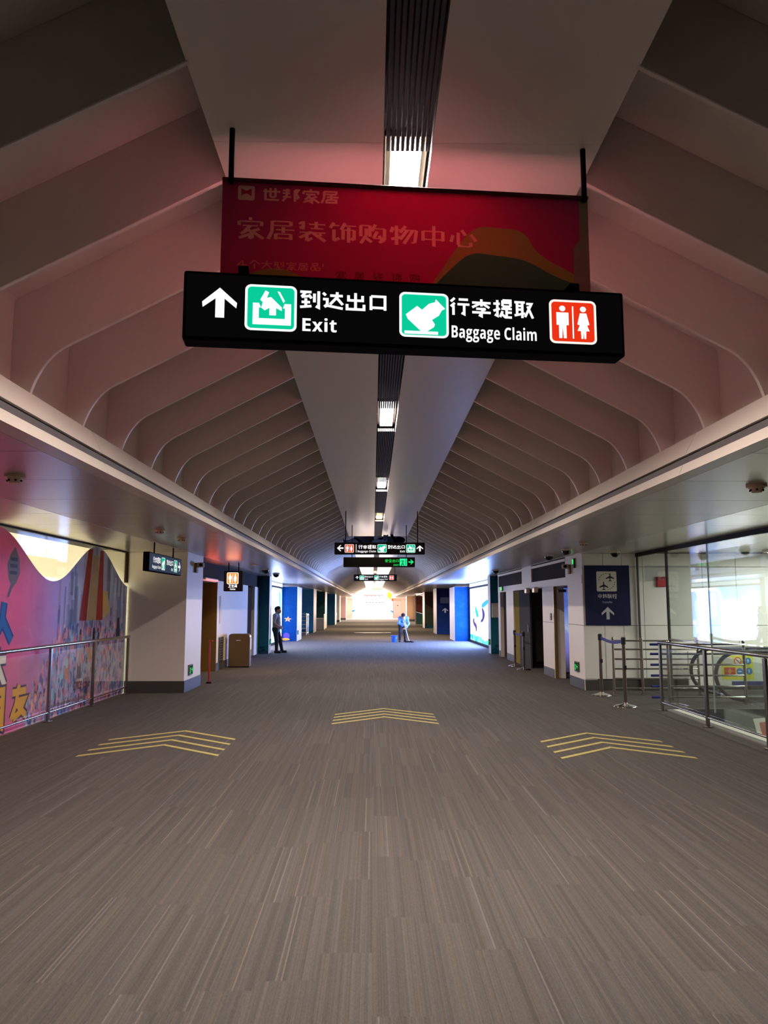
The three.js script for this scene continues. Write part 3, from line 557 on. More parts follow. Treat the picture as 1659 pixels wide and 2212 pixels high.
{
  const t = thing('transfer_sign', 'dark blue transfer sign with white aeroplanes and arrow on the white wall', 'sign', [4.69, 1.862, -15.4]);
  mesh('board', rbox(.9, 1.19, .03, .004), mat(0x101c58, .45), t, [0, 0, .015]);
  mesh('print', new THREE.PlaneGeometry(.896, 1.186), printed(canvas(768, 1016, (g, w, h) => {
    g.fillStyle = '#0a1244'; g.fillRect(0, 0, w, h); g.fillStyle = '#d8d4c4'; rrect(g, .26 * w, .1 * h, .45 * w, .335 * h, 22); g.fill();
    g.fillStyle = '#16182c'; const plane = (x, y, s) => poly(g, [[.5, 0], [.56, .12], [.56, .36], [1, .62], [1, .72], [.56, .6], [.55, .84], [.7, .94], [.7, 1], [.5, .95], [.3, 1], [.3, .94], [.45, .84], [.44, .6], [0, .72], [0, .62], [.44, .36], [.44, .12]], x, y, s);
    plane(.47 * w, .125 * h, .19 * w); plane(.32 * w, .265 * h, .2 * w);
    for (let i = 0; i < 6; i++) { g.save(); g.translate(.485 * w, .27 * h); g.rotate(-2.9 + i * .32); g.fillRect(.17 * w, -9, 13, 18); g.restore(); g.save(); g.translate(.485 * w, .27 * h); g.rotate(.1 + i * .26); g.fillRect(.175 * w, -7, 13, 14); g.restore(); }
    g.fillStyle = g.strokeStyle = '#c8c8cc'; hanzi(g, '中转联程', .275 * w, .475 * h, .108 * w, .12); latin(g, 'Transfer', .49 * w, .63 * h, 48, w * .3, '', 'center');
    g.fillStyle = '#d4d4d6'; arrow(g, .35 * w, .69 * h, .28 * w);
  }), .8), t, [0, 0, .0312]);
}
lowExit('small green glowing exit sign low beside the blue transfer sign', [4.185, .42, -15.95], -Math.PI / 2, .2, -1);
{
  const t = thing('exit_lamp', 'tiny green exit lamp at the top corner beside the blue transfer sign', 'lamp', [4.17, 2.53, -15.9]);
  mesh('casing', rbox(.04, .2, .1, .008), M.base, t); mesh('lens', rbox(.012, .1, .07, .004), M.greenLed, t, [-.022, .03, 0]);
  const u = thing('exit_lamp', 'tiny green exit lamp above the farthest brown door on the right', 'lamp', [4.17, 2.2, -24.9]);
  mesh('casing', rbox(.04, .14, .3, .008), M.base, u); mesh('lens', rbox(.012, .1, .22, .004), M.greenLed, u, [-.024, 0, 0]);
  const c = thing('wall_camera', 'brownish camera bracket high on the wall left of the blue transfer sign', 'camera', [4.18, 2.42, -16.25]);
  mesh('bracket', rbox(.04, .2, .16, .01), mat(0x8a6a50, .6), c, [-.02, 0, 0]); mesh('body', rbox(.14, .1, .1, .02), M.beige, c, [-.1, .06, 0]); mesh('lens', cyl(.03, .05, 14).rotateX(Math.PI / 2), M.black, c, [-.12, .06, .06]);
}
tag(mesh('fire_alarm', rbox(.2, .2, .06, .012), M.red, scene, [5.78, 2.13, -15.37]), 'dark red square alarm box on the white panelled wall behind glass', 'alarm');
const win2 = struct('window_2', 'tall glass front along the escalator hall', 'window');
for (const [a, b] of [[8, 3], [3, -1.5], [-1.5, -5], [-5, -8.6], [-8.6, -12.1]]) mesh('pane', span(5.295, -1, a - .006, 5.307, 2.63, b + .006), M.glass, win2);
mesh('pane', span(5.295, 1.07, -12.11, 5.307, 2.63, -13.785), M.glass, win2); mesh('bottom_rail', span(5.285, 1.055, -12.11, 5.317, 1.075, -13.785), M.steel, win2); mesh('pane', span(5.295, 2.12, -13.83, 5.307, 2.63, -15.36), M.glass, win2);
mesh('head_rail', span(5.27, 2.63, 8, 5.33, 2.7, -15.37), M.dark, win2);
mesh('mullion', span(5.285, 0, -13.79, 5.317, 2.63, -13.84), M.channel, win2); mesh('mullion', span(5.285, 0, -15.33, 5.317, 2.63, -15.37), M.channel, win2); mesh('joint', span(5.29, .01, -12.1, 5.312, 2.63, -12.11), mat(0xb8c8c4, .3), win2);
{
  const t = thing('hall_light', 'long ceiling light inside the escalator hall outside the picture', 'ceiling light', [8.0, 2.66, -12.6]);
  mesh('housing', rbox(1.0, .05, 4.2, .01), M.white, t, [0, .03, 0]); mesh('diffuser', rbox(.9, .02, 4, .008), glow(0xf8fff0, 2), t);
  area(t, .9, 4, [0, -.014, 0], [0, -1, 0], 0xfdfff6, LIGHT.rightHall);
}
// queue fences
function fence(label, pos, x1, posts) {
  const t = thing('queue_fence', label, 'fence', pos);
  for (const px of posts) { mesh('post', cyl(.024, 1.04), M.steel, t, [px, .52, 0]); mesh('foot', cyl(.05, .012, 18), M.steel, t, [px, .006, 0]); mesh('cap', new THREE.SphereGeometry(.028, 12, 8), M.chrome, t, [px, 1.045, 0]); }
  for (const y of [.12, .3, .48, .66, .84, 1.0]) { const b = mesh('bar', rod([posts[0] - (pos[2] > -14 ? .3 : 0), y, 0], [x1, y, 0], .0165), M.chrome, t); if (pos[2] > -14) mesh('blue_tip', rod([posts[0] - .3, y, 0], [posts[0] - .1, y, 0], .021), M.navy, b); }
}
fence('steel queue fence with blue-tipped bars behind the railing', [4.72 + .3, 0, -13.2], 1.3, [0, 1.3]);
fence('steel queue fence farther back along the white panelled wall', [4.52, 0, -14.6], 1.62, [0, .54, 1.6]);
// belt stanchions
function stanchion(label, pos, turn, belt, h = 1.12, group) {
  const t = thing('belt_stanchion', label, 'stanchion', pos, turn, group);
  mesh('base', new THREE.LatheGeometry([[0, 0], [.185, 0], [.185, .012], [.16, .028], [.06, .05], [.03, .07], [0, .07]].map(([a, b]) => new THREE.Vector2(a, b)), 32), M.chrome, t);
  mesh('pole', cyl(.03, h - .1, 20), M.steelDark, t, [0, (h - .1) / 2 + .05, 0]); mesh('head', cyl(.038, .11, 20), M.rubber, t, [0, h - .05, 0]); mesh('cap', cyl(.036, .012, 20), M.steel, t, [0, h + .01, 0]);
  mesh('clip', rbox(.05, .07, .06, .01), M.rubber, t, [0, h * .57, .03]);
  if (belt) { const s = []; for (let i = 0; i <= 12; i++) { const u = i / 12; s.push([belt[0] * u, h - .05 - belt[3] * Math.sin(Math.PI * u), belt[2] * u]); }
    const geo = new THREE.BufferGeometry(), v = [], idx = []; s.forEach(([x, y, z], i) => { v.push(x, y + .028, z, x, y - .028, z); if (i) idx.push(2 * i - 2, 2 * i - 1, 2 * i, 2 * i - 1, 2 * i + 1, 2 * i); });
    geo.setAttribute('position', new THREE.Float32BufferAttribute(v, 3)); geo.setIndex(idx); geo.computeVertexNormals(); mesh('belt', geo, mat(0x2c3490, .7, { side: THREE.DoubleSide }), t); }
}
stanchion('steel belt stanchion nearer the railing holding a blue belt end', [4.17, 0, -12.9], 0, null);
stanchion('steel belt stanchion nearer the white wall with blue belt', [4.25, 0, -14.5], 0, [-.08, 0, 1.6, .05]);
stanchion('steel belt stanchion before the dark doorway, the far one of the pair', [3.93, 0, -21.5], 0, [0, 0, 1.2, .04], .97);
stanchion('steel belt stanchion before the dark doorway, the near one of the pair', [3.94, 0, -20.3], 0, null, .97);
// escalator: two curved handrails on balustrades, a dark truss
function handrail(z) { const p = []; for (let i = 0; i <= 10; i++) { const a = Math.PI / 2 + i / 10 * Math.PI; p.push([.42 + .42 * Math.cos(a), .46 + .4 * Math.sin(a), z]); } return [[3.2, .86, z], [1.6, .86, z], ...p, [.7, .05, z], [1.1, -.02, z], [1.3, -.02, z]]; }
{
  const t = thing('escalator', 'escalator entrance with two black curved handrails behind the fences', 'escalator', [5.92, 0, -13.98]);
  for (const z of [-.48, .56]) { mesh('handrail', tube(handrail(z), .035, 90, 8), M.rubber, t); mesh('balustrade', span(.46, .06, z - .008, 3.2, .8, z + .008), M.glass, t); mesh('skirt', span(.5, 0, z - .05, 3.4, .1, z + .05), M.steel, t); }
  mesh('comb_plate', span(.5, 0, -.42, 3.4, .02, .5), M.channel, t);
}
{
  const t = thing('warning_panel', 'yellow escalator warning notice with red and blue symbols on a white panel', 'notice', [7.1, .45, -15.0]);
  mesh('board', rbox(2.3, .66, .04, .01), M.white, t, [.15, .0, -.03]);
  mesh('print', new THREE.PlaneGeometry(.62, .46), printed(canvas(512, 384, (g, w, h) => {
    g.fillStyle = '#f0e43c'; g.fillRect(0, 0, w, h); g.fillStyle = '#e8dcd0'; g.fillRect(40, 30, 150, 130); g.fillStyle = '#d83c2c'; g.fillRect(40, 190, 180, 130); g.fillStyle = '#f0a030'; g.beginPath(); g.ellipse(130, 250, 26, 42, 0, 0, 7); g.fill(); g.fillRect(60, 246, 140, 8);
    g.fillStyle = '#f4e8e0'; g.beginPath(); g.arc(265, 90, 58, 0, 7); g.fill(); g.strokeStyle = '#d83c2c'; g.lineWidth = 16; g.beginPath(); g.arc(265, 90, 54, 0, 7); g.moveTo(228, 52); g.lineTo(304, 128); g.stroke();
    g.fillStyle = '#2c78d0'; for (const [x, y] of [[290, 255], [430, 90], [440, 250]]) { g.beginPath(); g.arc(x, y, 54, 0, 7); g.fill(); } g.fillStyle = '#d8f0ff'; g.fillRect(262, 246, 56, 18); g.fillRect(420, 60, 20, 60); g.fillRect(430, 220, 18, 60);
  })), t, [-.05, .02, -.008]);
  mesh('button', cyl(.05, .01, 20).rotateX(Math.PI / 2), M.steelDark, t, [.48, .08, -.006]);
  mesh('blue_strip', rbox(.75, .08, .01, .003), M.navy, t, [.2, -.28, -.006]);
}
{
  const t = thing('leaning_board', 'red and white printed board lying in the escalator opening', 'board', [6.35, -.12, -12.1], -.5);
  const sh = new THREE.Shape(); sh.moveTo(-.42, 0); sh.quadraticCurveTo(0, .1, .42, -.02); sh.lineTo(.5, -.5); sh.lineTo(-.3, -.56);
  mesh('board', new THREE.ExtrudeGeometry(sh, { depth: .02, bevelEnabled: false }).rotateX(-.6), M.white, t); mesh('red_print', new THREE.ExtrudeGeometry(sh, { depth: .004, bevelEnabled: false }).scale(.6, .7, 1).translate(-.08, -.06, .021).rotateX(-.6), mat(0xc8402c, .5), t);
}
// right wall with doorways
const wr = struct('wall_right_side', 'white right concourse wall with doorways and dark band', 'wall');
const X2 = 4.2;
for (const [a, b] of [[-15.42, -16.6], [-17.95, -19.1], [-23.05, -24.3], [-25.45, -25.8]]) { mesh('pier', span(X2, 0, a, X2 + .25, 2.1, b), M.white, wr); mesh('plinth', span(X2 - .012, 0, a - .05, X2, .2, b + .05), M.base, wr); }
mesh('lintel', span(X2 - .01, 2.1, -15.42, X2 + .25, 2.27, -25.8), M.white, wr);
mesh('pier_top', span(X2, 2.27, -15.42, X2 + .25, 2.7, -16.75), M.white, wr); mesh('pier_top', span(X2 - .015, 2.27, -20.3, X2 + .25, 2.7, -21.6), M.white, wr);
mesh('dark_band', span(X2 + .02, 2.27, -16.75, X2 + .2, 2.64, -25.8), M.transom, wr); mesh('head_trim', span(X2 - .01, 2.62, -16.75, X2 + .04, 2.68, -25.8), M.white, wr);
mesh('joint_line', span(X2 - .0015, 1.262, -15.42, X2 + .01, 1.272, -16.6), M.channel, wr); mesh('joint_line', span(X2 - .0015, 1.262, -17.95, X2 + .01, 1.272, -19.1), M.channel, wr);
mesh('back_wall', span(7.6, 0, -15.6, 7.8, 2.7, -27), M.room, wr);
mesh('partition', span(X2 + .2, 0, -18.2, 7.6, 2.4, -18.4), M.room, wr); mesh('partition', span(X2 + .2, 0, -23.3, 7.6, 2.4, -23.5), M.room, wr); mesh('room_floor', span(4.66, -.1, -15.6, 7.8, 0, -27), M.carpet, wr);
mesh('far_wall', span(4.86, 0, -29, 5.2, 2.7, -106), M.white, struct('wall_right_far', 'pale far right wall behind the pillars', 'wall')); mesh('end_return', span(4.21, 0, -25.78, 7.8, 2.7, -25.9), M.white, wr); mesh('setback_wall', span(4.8, 0, -25.9, 4.95, 2.7, -29.2), M.white, wr);
mesh('recess_ceiling', span(X2 + .2, 2.4, -15.6, 7.8, 2.5, -27), M.room, wr);
{
  const a = struct('door_3', 'brown open door leaf beside an added bluish glowing panel in the nearest right doorway', 'door');
  mesh('leaf', rbox(.22, 2.06, .05, .006), M.brown, a, [4.33, 1.03, -17.98]); mesh('frame', rbox(.07, 2.1, .05, .006), M.gold, a, [4.235, 1.05, -17.93]); mesh('closer', rbox(.2, .07, .06, .01), M.steel, a, [4.4, 2.0, -17.93]);
  const b = thing('added_glow_panel', 'added dim blue glowing panel for the reflected light in the nearest right doorway', 'reflected_glow', [4.98, 1.1, -18.15]);  // added glowing panel that stands for bluish reflected light inside the doorway
  mesh('frame', rbox(1.1, 2.0, .05, .008), M.base, b); mesh('screen', new THREE.PlaneGeometry(1.06, 1.95), backlit(canvas(256, 304, (g, w, h) => { const q = g.createLinearGradient(0, 0, 0, h); [[0, '#4c60c0'], [.3, '#6c88dc'], [.45, '#a0b0e4'], [.55, '#8890dc'], [.75, '#7c78c8'], [1, '#38344c']].forEach(([s, c]) => q.addColorStop(s, c)); g.fillStyle = q; g.fillRect(0, 0, w, h); for (let i = 0; i < 30; i++) { g.globalAlpha = .2; g.fillStyle = ['#ffffff', '#2c3c9c'][i % 2]; g.beginPath(); g.ellipse(rr(0, w), rr(0, h * .7), rr(10, 60), rr(6, 20), 0, 0, 7); g.fill(); } }), .8), b, [0, 0, .0262]);
  const c = struct('door_4', 'grey door panel with yellow edge in the wide dark doorway', 'door');
  mesh('leaf', rbox(.05, 2.08, 1.5, .006), matte0(0x4c4f56), c, [4.25, 1.04, -21.55]); mesh('yellow_panel', rbox(.05, 2.08, .7, .006), matte0(0x94803c), c, [4.26, 1.04, -22.68]); mesh('handle', rod([4.21, .95, -20.95], [4.21, 1.15, -20.95], .015), M.steel, c);
  const d = struct('door_5', 'narrow brown door beside the teal pillar on the right', 'door');
  mesh('leaf', rbox(.05, 2.08, 1.14, .006), matte0(0x44362e), d, [4.34, 1.04, -24.87]); mesh('handle', rod([4.3, .95, -24.45], [4.3, 1.15, -24.45], .015), M.steel, d);
  [[-20.7, 'left one'], [-19.7, 'right one']].forEach(([z, w]) => { const e = thing('emergency_lamp', 'small pale square emergency lamp above the wide dark doorway, ' + w, 'lamp', [4.15, 2.06, z]); mesh('casing', rbox(.1, .14, .3, .02), M.white, e); mesh('lens', rbox(.02, .09, .2, .008), glow(0xffd8c0, .7), e, [-.05, -.02, .03]); });
  const s = thing('sign_plate', 'small grey switch plate beside the nearest right doorway', 'plate', [4.19, 1.4, -18.2]); mesh('plate', rbox(.02, .16, .12, .004), M.base, s); mesh('switch', rbox(.012, .04, .03, .003), M.white, s, [-.013, 0, 0]);
}

// ---------------------------------------------------------------- mid and far pillars with sea prints, light boxes
const matte = t => new THREE.MeshPhysicalMaterial({ map: t, roughness: .8, specularIntensity: .2 });
const sea = (top, low, extra) => matte(canvas(256, 768, (g, w, h) => {
  const q = g.createLinearGradient(0, 0, 0, h); q.addColorStop(0, top); q.addColorStop(1, low); g.fillStyle = q; g.fillRect(0, 0, w, h);
  for (let i = 0; i < 260; i++) { g.globalAlpha = .014; g.fillStyle = i % 2 ? '#ffffff' : '#001830'; g.beginPath(); g.ellipse(rr(0, w), rr(0, h), rr(4, 40), rr(4, 26), 0, 0, 7); g.fill(); }
  g.globalAlpha = 1; extra?.(g, w, h);
}), 1);
const reef = (g, w, h) => { for (let i = 0; i < 40; i++) { g.fillStyle = ['#14505c', '#0c3848', '#1c6468', '#2a4a68'][i % 4]; g.beginPath(); g.ellipse(rr(0, w), h - rr(0, 90) * rnd(), rr(8, 34), rr(8, 44), 0, 0, 7); g.fill(); } };
pillar('pillar', 'dark teal printed pillar behind the man on the left', -4.4, -3.62, -27.2, -27.8, sea('#1c4450', '#1c6470', reef), M.white);
pillar('pillar', 'dark teal printed pillar carrying the fire alarm box', 4.12, 4.87, -27.06, -27.62, sea('#1c5058', '#24747c', reef), mat(0xcfd2e0, .5));
pillar('pillar', 'bright blue pillar with orange starfish print on the left', -4.56, -3.58, -36.8, -39.2, sea('#033568', '#043c72', (g, w, h) => {
  g.fillStyle = '#e89860'; g.beginPath(); for (let i = 0; i < 10; i++) { const a = -Math.PI / 2 + i * Math.PI / 5 + .1, r = i % 2 ? 17 : 44; g.lineTo(.56 * w + r * 1.15 * Math.cos(a), .6 * h + r * Math.sin(a)); } g.closePath(); g.fill();
  g.fillStyle = '#c8704c'; g.beginPath(); g.arc(.56 * w, .6 * h, 12, 0, 7); g.fill();
  g.fillStyle = '#2c5c50'; for (let i = 0; i < 9; i++) { g.beginPath(); g.ellipse(.16 * w + rr(-18, 18), h * .72 + i * 22, 14, 22, rr(-.6, .6), 0, 7); g.fill(); }
  g.fillStyle = '#5c4c9c'; g.beginPath(); g.ellipse(.5 * w, .9 * h, 40, 42, 0, 0, 7); g.fill(); g.fillStyle = '#e0b048'; g.beginPath(); g.ellipse(.45 * w, .965 * h, 56, 18, 0, 0, 7); g.fill();
}), mat(0xd4d8ec, .5), 2.56);
pillar('pillar', 'plain bright blue printed pillar beside the right light box', 3.9, 4.87, -36.8, -39.2, sea('#032f64', '#04366c'), mat(0xdcdce8, .5), 2.56);
pillar('pillar', 'grey-blue printed pillar behind the steel rack on the left', -4.56, -3.67, -48.2, -50.6, sea('#2c5c60', '#2c6490', reef), M.white);
pillar('pillar', 'navy pillar with faint transfer arrow on the right', 3.78, 4.87, -45.75, -48.2, sea('#0c1030', '#183c88', (g, w, h) => { g.fillStyle = '#5c6070'; rrect(g, .2 * w, .2 * h, .48 * w, .13 * h, 10); g.fill(); g.fillStyle = '#c8c8d4'; arrow(g, .3 * w, .43 * h, .32 * w); }), M.white);
pillar('pillar', 'dark green printed pillar behind the grey counter on the left', -4.56, -3.5, -57, -59.4, sea('#1c3c3c', '#1c4848', reef), M.white);
pillar('pillar', 'dark brown and green printed pillar beyond the navy one', 3.9, 4.87, -58.1, -60.5, sea('#4c3028', '#2c4a44', reef), M.white);
pillar('pillar', 'mid blue printed pillar farthest of the blue ones on the left', -4.56, -3.3, -68.1, -70.5, sea('#2c78b8', '#3c88b8'), M.white);
pillar('pillar', 'pale far pillar on the left before the bright end', -4.56, -3.4, -80, -82, M.white, M.white);
pillar('pillar', 'pale far pillar on the right before the bright end', 3.7, 4.87, -84, -86, mat(0xd8a880, .5), M.white);
pillar('pillar', 'pale pink farthest pillar on the left at the bright end', -4.56, -3.2, -93, -95, mat(0xd8b0a8, .5), M.white);
lowExit('tiny green exit sign low on the side of the teal pillar by the man', [-3.605, .4, -27.5], Math.PI / 2, .2);
lowExit('tiny green exit sign low on the side of the blue starfish pillar', [-3.565, .4, -37.2], Math.PI / 2, .2);
lowExit('tiny green exit sign low beside the right light box', [4.105, .4, -27.35], -Math.PI / 2, .2, -1);
{
  const t = thing('alarm_box', 'white fire alarm box with red bell on the right teal pillar', 'alarm', [4.33, 1.5, -27.05]);
  mesh('box', rbox(.34, .5, .12, .01), M.beige, t, [0, 0, .06]); mesh('bell', new THREE.SphereGeometry(.07, 18, 10).scale(1, 1, .6), M.red, t, [.1, -.12, .13]);
}
function lightbox(label, X, z0, z1, dir, draw, color, L, k) {
  const zm = (z0 + z1) / 2, w = z0 - z1, t = thing('light_box', label, 'light box', [X, 0, zm]);
  mesh('casing', span(-dir * .22, .02, w / 2, 0, 2.69, -w / 2), M.base, t);
  const face = mesh('screen', new THREE.PlaneGeometry(w - .1, 2.36).rotateY(dir * Math.PI / 2), backlit(canvas(1024, 384, draw), k), t, [dir * .006, 1.27, 0]); face.castShadow = false;
  mesh('top_bar', rbox(.06, .07, w, .01), M.dark, t, [dir * .03, 2.49, 0]); mesh('bottom_bar', rbox(.06, .07, w, .01), M.dark, t, [dir * .03, .05, 0]);
  mesh('glow_strip', rbox(.02, .15, w - .1, .005), glow(0xd8f0ff, 1.6), t, [dir * .012, 2.605, 0]);
  area(t, w - .2, 2.3, [dir * .07, 1.3, 0], [dir, 0, 0], color, L);
}
lightbox('tall glowing light box with pink and blue print behind the man on the left', -4.3, -29.45, -36.75, 1, (g, w, h) => {
  g.translate(w, 0); g.scale(-1, 1);
  g.fillStyle = '#2c78e0'; g.fillRect(0, 0, w, h);
    const sky = g.createLinearGradient(0, 0, 0, h); sky.addColorStop(0, '#2a74dc'); sky.addColorStop(.2, '#58a4f4'); sky.addColorStop(.38, '#d8f0ff'); sky.addColorStop(.5, '#ffffff'); sky.addColorStop(1, '#ffffff'); g.fillStyle = sky; g.fillRect(0, 0, w, h);
    g.fillStyle = '#6c9cd8'; rrect(g, .03 * w, .03 * h, .5 * w, 1.1 * h, 70); g.fill(); g.strokeStyle = '#ffffff'; g.lineWidth = 22; g.stroke();
    g.fillStyle = '#ffffff'; g.fillRect(.19 * w, .04 * h, .15 * w, h); g.fillStyle = '#4068b8'; poly(g, [[.06, .1], [.16, .04], [.2, .16], [.15, .3], [.17, .6], [.1, .62], [.06, .4]].map(([a, b]) => [a * w, b * h]), 0, 0, 1);
    g.fillStyle = '#90b4e8'; poly(g, [[.35, .1], [.46, .1], [.47, .5], [.36, .6]].map(([a, b]) => [a * w, b * h]), 0, 0, 1); g.fillStyle = '#c8ecff'; rrect(g, .87 * w, .08 * h, .11 * w, .15 * h, 14); g.fill();
  for (let i = 0; i < 50; i++) { g.globalAlpha = .4; g.fillStyle = ['#b458f0', '#3c58f0', '#f070d0', '#3cc0f0'][i % 4]; g.beginPath(); g.ellipse(rr(0, .3 * w), h * rr(.66, 1), rr(12, 40), rr(8, 30), 0, 0, 7); g.fill(); } g.globalAlpha = 1;
}, 0x86a6ff, 2.4, LIGHT.lightboxLeft);
lightbox('tall glowing white light box with leaping fish shapes on the right wall', 4.62, -30.7, -36.7, -1, (g, w, h) => {
  g.fillStyle = '#f6fdff'; g.fillRect(0, 0, w, h);
  const fx = q => (1 - q) * w;   // q = 0 at the far end
  const blob = (c, pts) => { const n = pts.length, m = (i) => [(pts[i % n][0] + pts[(i + 1) % n][0]) / 2 * w, (pts[i % n][1] + pts[(i + 1) % n][1]) / 2 * h]; g.fillStyle = c; g.beginPath(); g.moveTo(...m(0)); for (let i = 1; i <= n; i++) g.quadraticCurveTo(pts[i % n][0] * w, pts[i % n][1] * h, ...m(i)); g.fill(); };
  blob('#2cc8d8', [[.3, .32], [.42, .42], [.5, .52], [.44, .56], [.38, .48], [.32, .42]]); blob('#38d8d0', [[.3, .42], [.4, .56], [.44, .54], [.36, .36]]);
  blob('#4840a0', [[.66, .35], [.78, .42], [.82, .5], [.74, .6], [.62, .64], [.6, .6], [.7, .56], [.7, .46]]); blob('#50b8e0', [[.64, .32], [.8, .26], [.98, .22], [.98, .3], [.84, .34], [.7, .38]]);
  blob('#6a4c9c', [[.16, .6], [.26, .56], [.24, .64], [.38, .68], [.4, .78], [.34, .84], [.32, .74], [.2, .7]]);
  for (let i = 0; i < 40; i++) { g.globalAlpha = .8; g.fillStyle = ['#48e0e0', '#78f0f0', '#30c0d0', '#a8f8f0'][i % 4]; g.beginPath(); g.ellipse(rr(0, w), h * rr(.92, 1), rr(20, 70), rr(10, 26), 0, 0, 7); g.fill(); } g.globalAlpha = 1;
}, 0x8cacff, LIGHT.lightboxRight, 1.35);

// steel rack, counters, stair side, far doors
{
  const t = thing('steel_rack', 'steel tube rack standing before the grey-blue pillar on the left', 'rack', [-4.05, 0, -44.2]);
  for (const [x, z] of [[-.35, .5], [.35, .5], [-.35, -.5], [.35, -.5]]) mesh('post', cyl(.035, 1.2), M.chrome, t, [x, .6, z]);
  for (const z of [.5, -.5]) for (const y of [.15, .38, .6, .82, 1.05, 1.2]) mesh('bar', rod([-.35, y, z], [.35, y, z], .03), M.chrome, t);
  for (const x of [-.35, .35]) for (const y of [.15, 1.15]) mesh('side_bar', rod([x, y, .5], [x, y, -.5], .03), M.chrome, t);
  const c = thing('counter', 'small pale grey counter before the dark green pillar on the left', 'counter', [-3.85, 0, -54.8]);
  mesh('body', rbox(.75, .75, .9, .02), mat(0xa8a498, .5), c, [0, .375, 0]); mesh('top', rbox(.82, .05, .96, .015), M.white, c, [0, .78, 0]); mesh('side_panel', rbox(.05, 1.1, .9, .02), M.white, c, [.44, .55, 0]);
  const b = thing('litter_bin', 'small pale bin far down the left wall', 'bin', [-3.75, 0, -74]); mesh('body', rbox(.6, .9, .6, .06), mat(0xb8a890, .4), b, [0, .45, 0]); mesh('lid', rbox(.64, .08, .64, .03), M.steel, b, [0, .92, 0]);
  const e = thing('stair_panel', 'red and teal stair side panel with handrail far on the right', 'stair panel', [4.2, 0, -66]);
  const tri = (pts, y, m, n) => { const s = new THREE.Shape(); pts.forEach(([a, q], i) => s[i ? 'lineTo' : 'moveTo'](a, q)); mesh(n, new THREE.ExtrudeGeometry(s, { depth: .1, bevelEnabled: false }), m, e, [0, 0, 0]); };
  tri([[-.5, 1.2], [.5, .9], [.5, 2.5], [-.5, 2.5]], 0, mat(0xb85c4c, .5), 'upper_panel'); tri([[-.5, .1], [.5, .1], [.5, .86], [-.5, 1.14]], 0, mat(0x4c9098, .5), 'lower_panel');
  mesh('handrail', rod([-.5, 1.2, .14], [.5, .9, .14], .04), M.rubber, e); mesh('edge_frame', rbox(.1, 2.6, .14, .02), M.white, e, [-.55, 1.3, .05]); mesh('edge_frame', rbox(.1, 2.6, .14, .02), M.white, e, [.53, 1.3, .05]);
  const lamp = thing('lamp_box', 'small glowing lamp box on the wall before the brown far pillar', 'lamp', [4.45, 2.1, -52]); mesh('casing', rbox(.5, .62, .2, .04), M.white, lamp); mesh('lens', rbox(.44, .54, .02, .01), glow(0xfff0d8, 1.2), lamp, [0, 0, .105]);
  [[-72, -78], [-79, -83.5], [-87, -93]].forEach(([a, q], i) => {
    const d = thing('lit_doorway', ['nearest', 'middle', 'farthest'][i] + ' of the three glowing white shop doorways far on the right', 'doorway', [4.68, 0, (a + q) / 2], 0);
    mesh('frame', rbox(.08, 2.5, a - q, .02), M.white, d, [0, 1.25, 0]); mesh('screen', new THREE.PlaneGeometry(a - q - .3, 2.2).rotateY(-Math.PI / 2), glow(0xfff4ea, 1.3), d, [-.045, 1.2, 0]); area(d, a - q - .3, 2.2, [-.06, 1.2, 0], [-1, 0, 0], 0xffe8d0, 2.2);
  });
  [[-83, -92], [-96, -103]].forEach(([a, q], i) => {
    const d = thing('lit_doorway', ['nearer', 'farther'][i] + ' of the two glowing white shop doorways far on the left', 'doorway', [-4.46, 0, (a + q) / 2], 0);
    mesh('frame', rbox(.08, 2.5, a - q, .02), M.white, d, [0, 1.25, 0]); mesh('screen', new THREE.PlaneGeometry(a - q - .3, 2.2).rotateY(Math.PI / 2), glow(0xfff4ea, 1.3), d, [.045, 1.2, 0]); area(d, a - q - .3, 2.2, [.06, 1.2, 0], [1, 0, 0], 0xffe0cc, 2.2);
  });
}
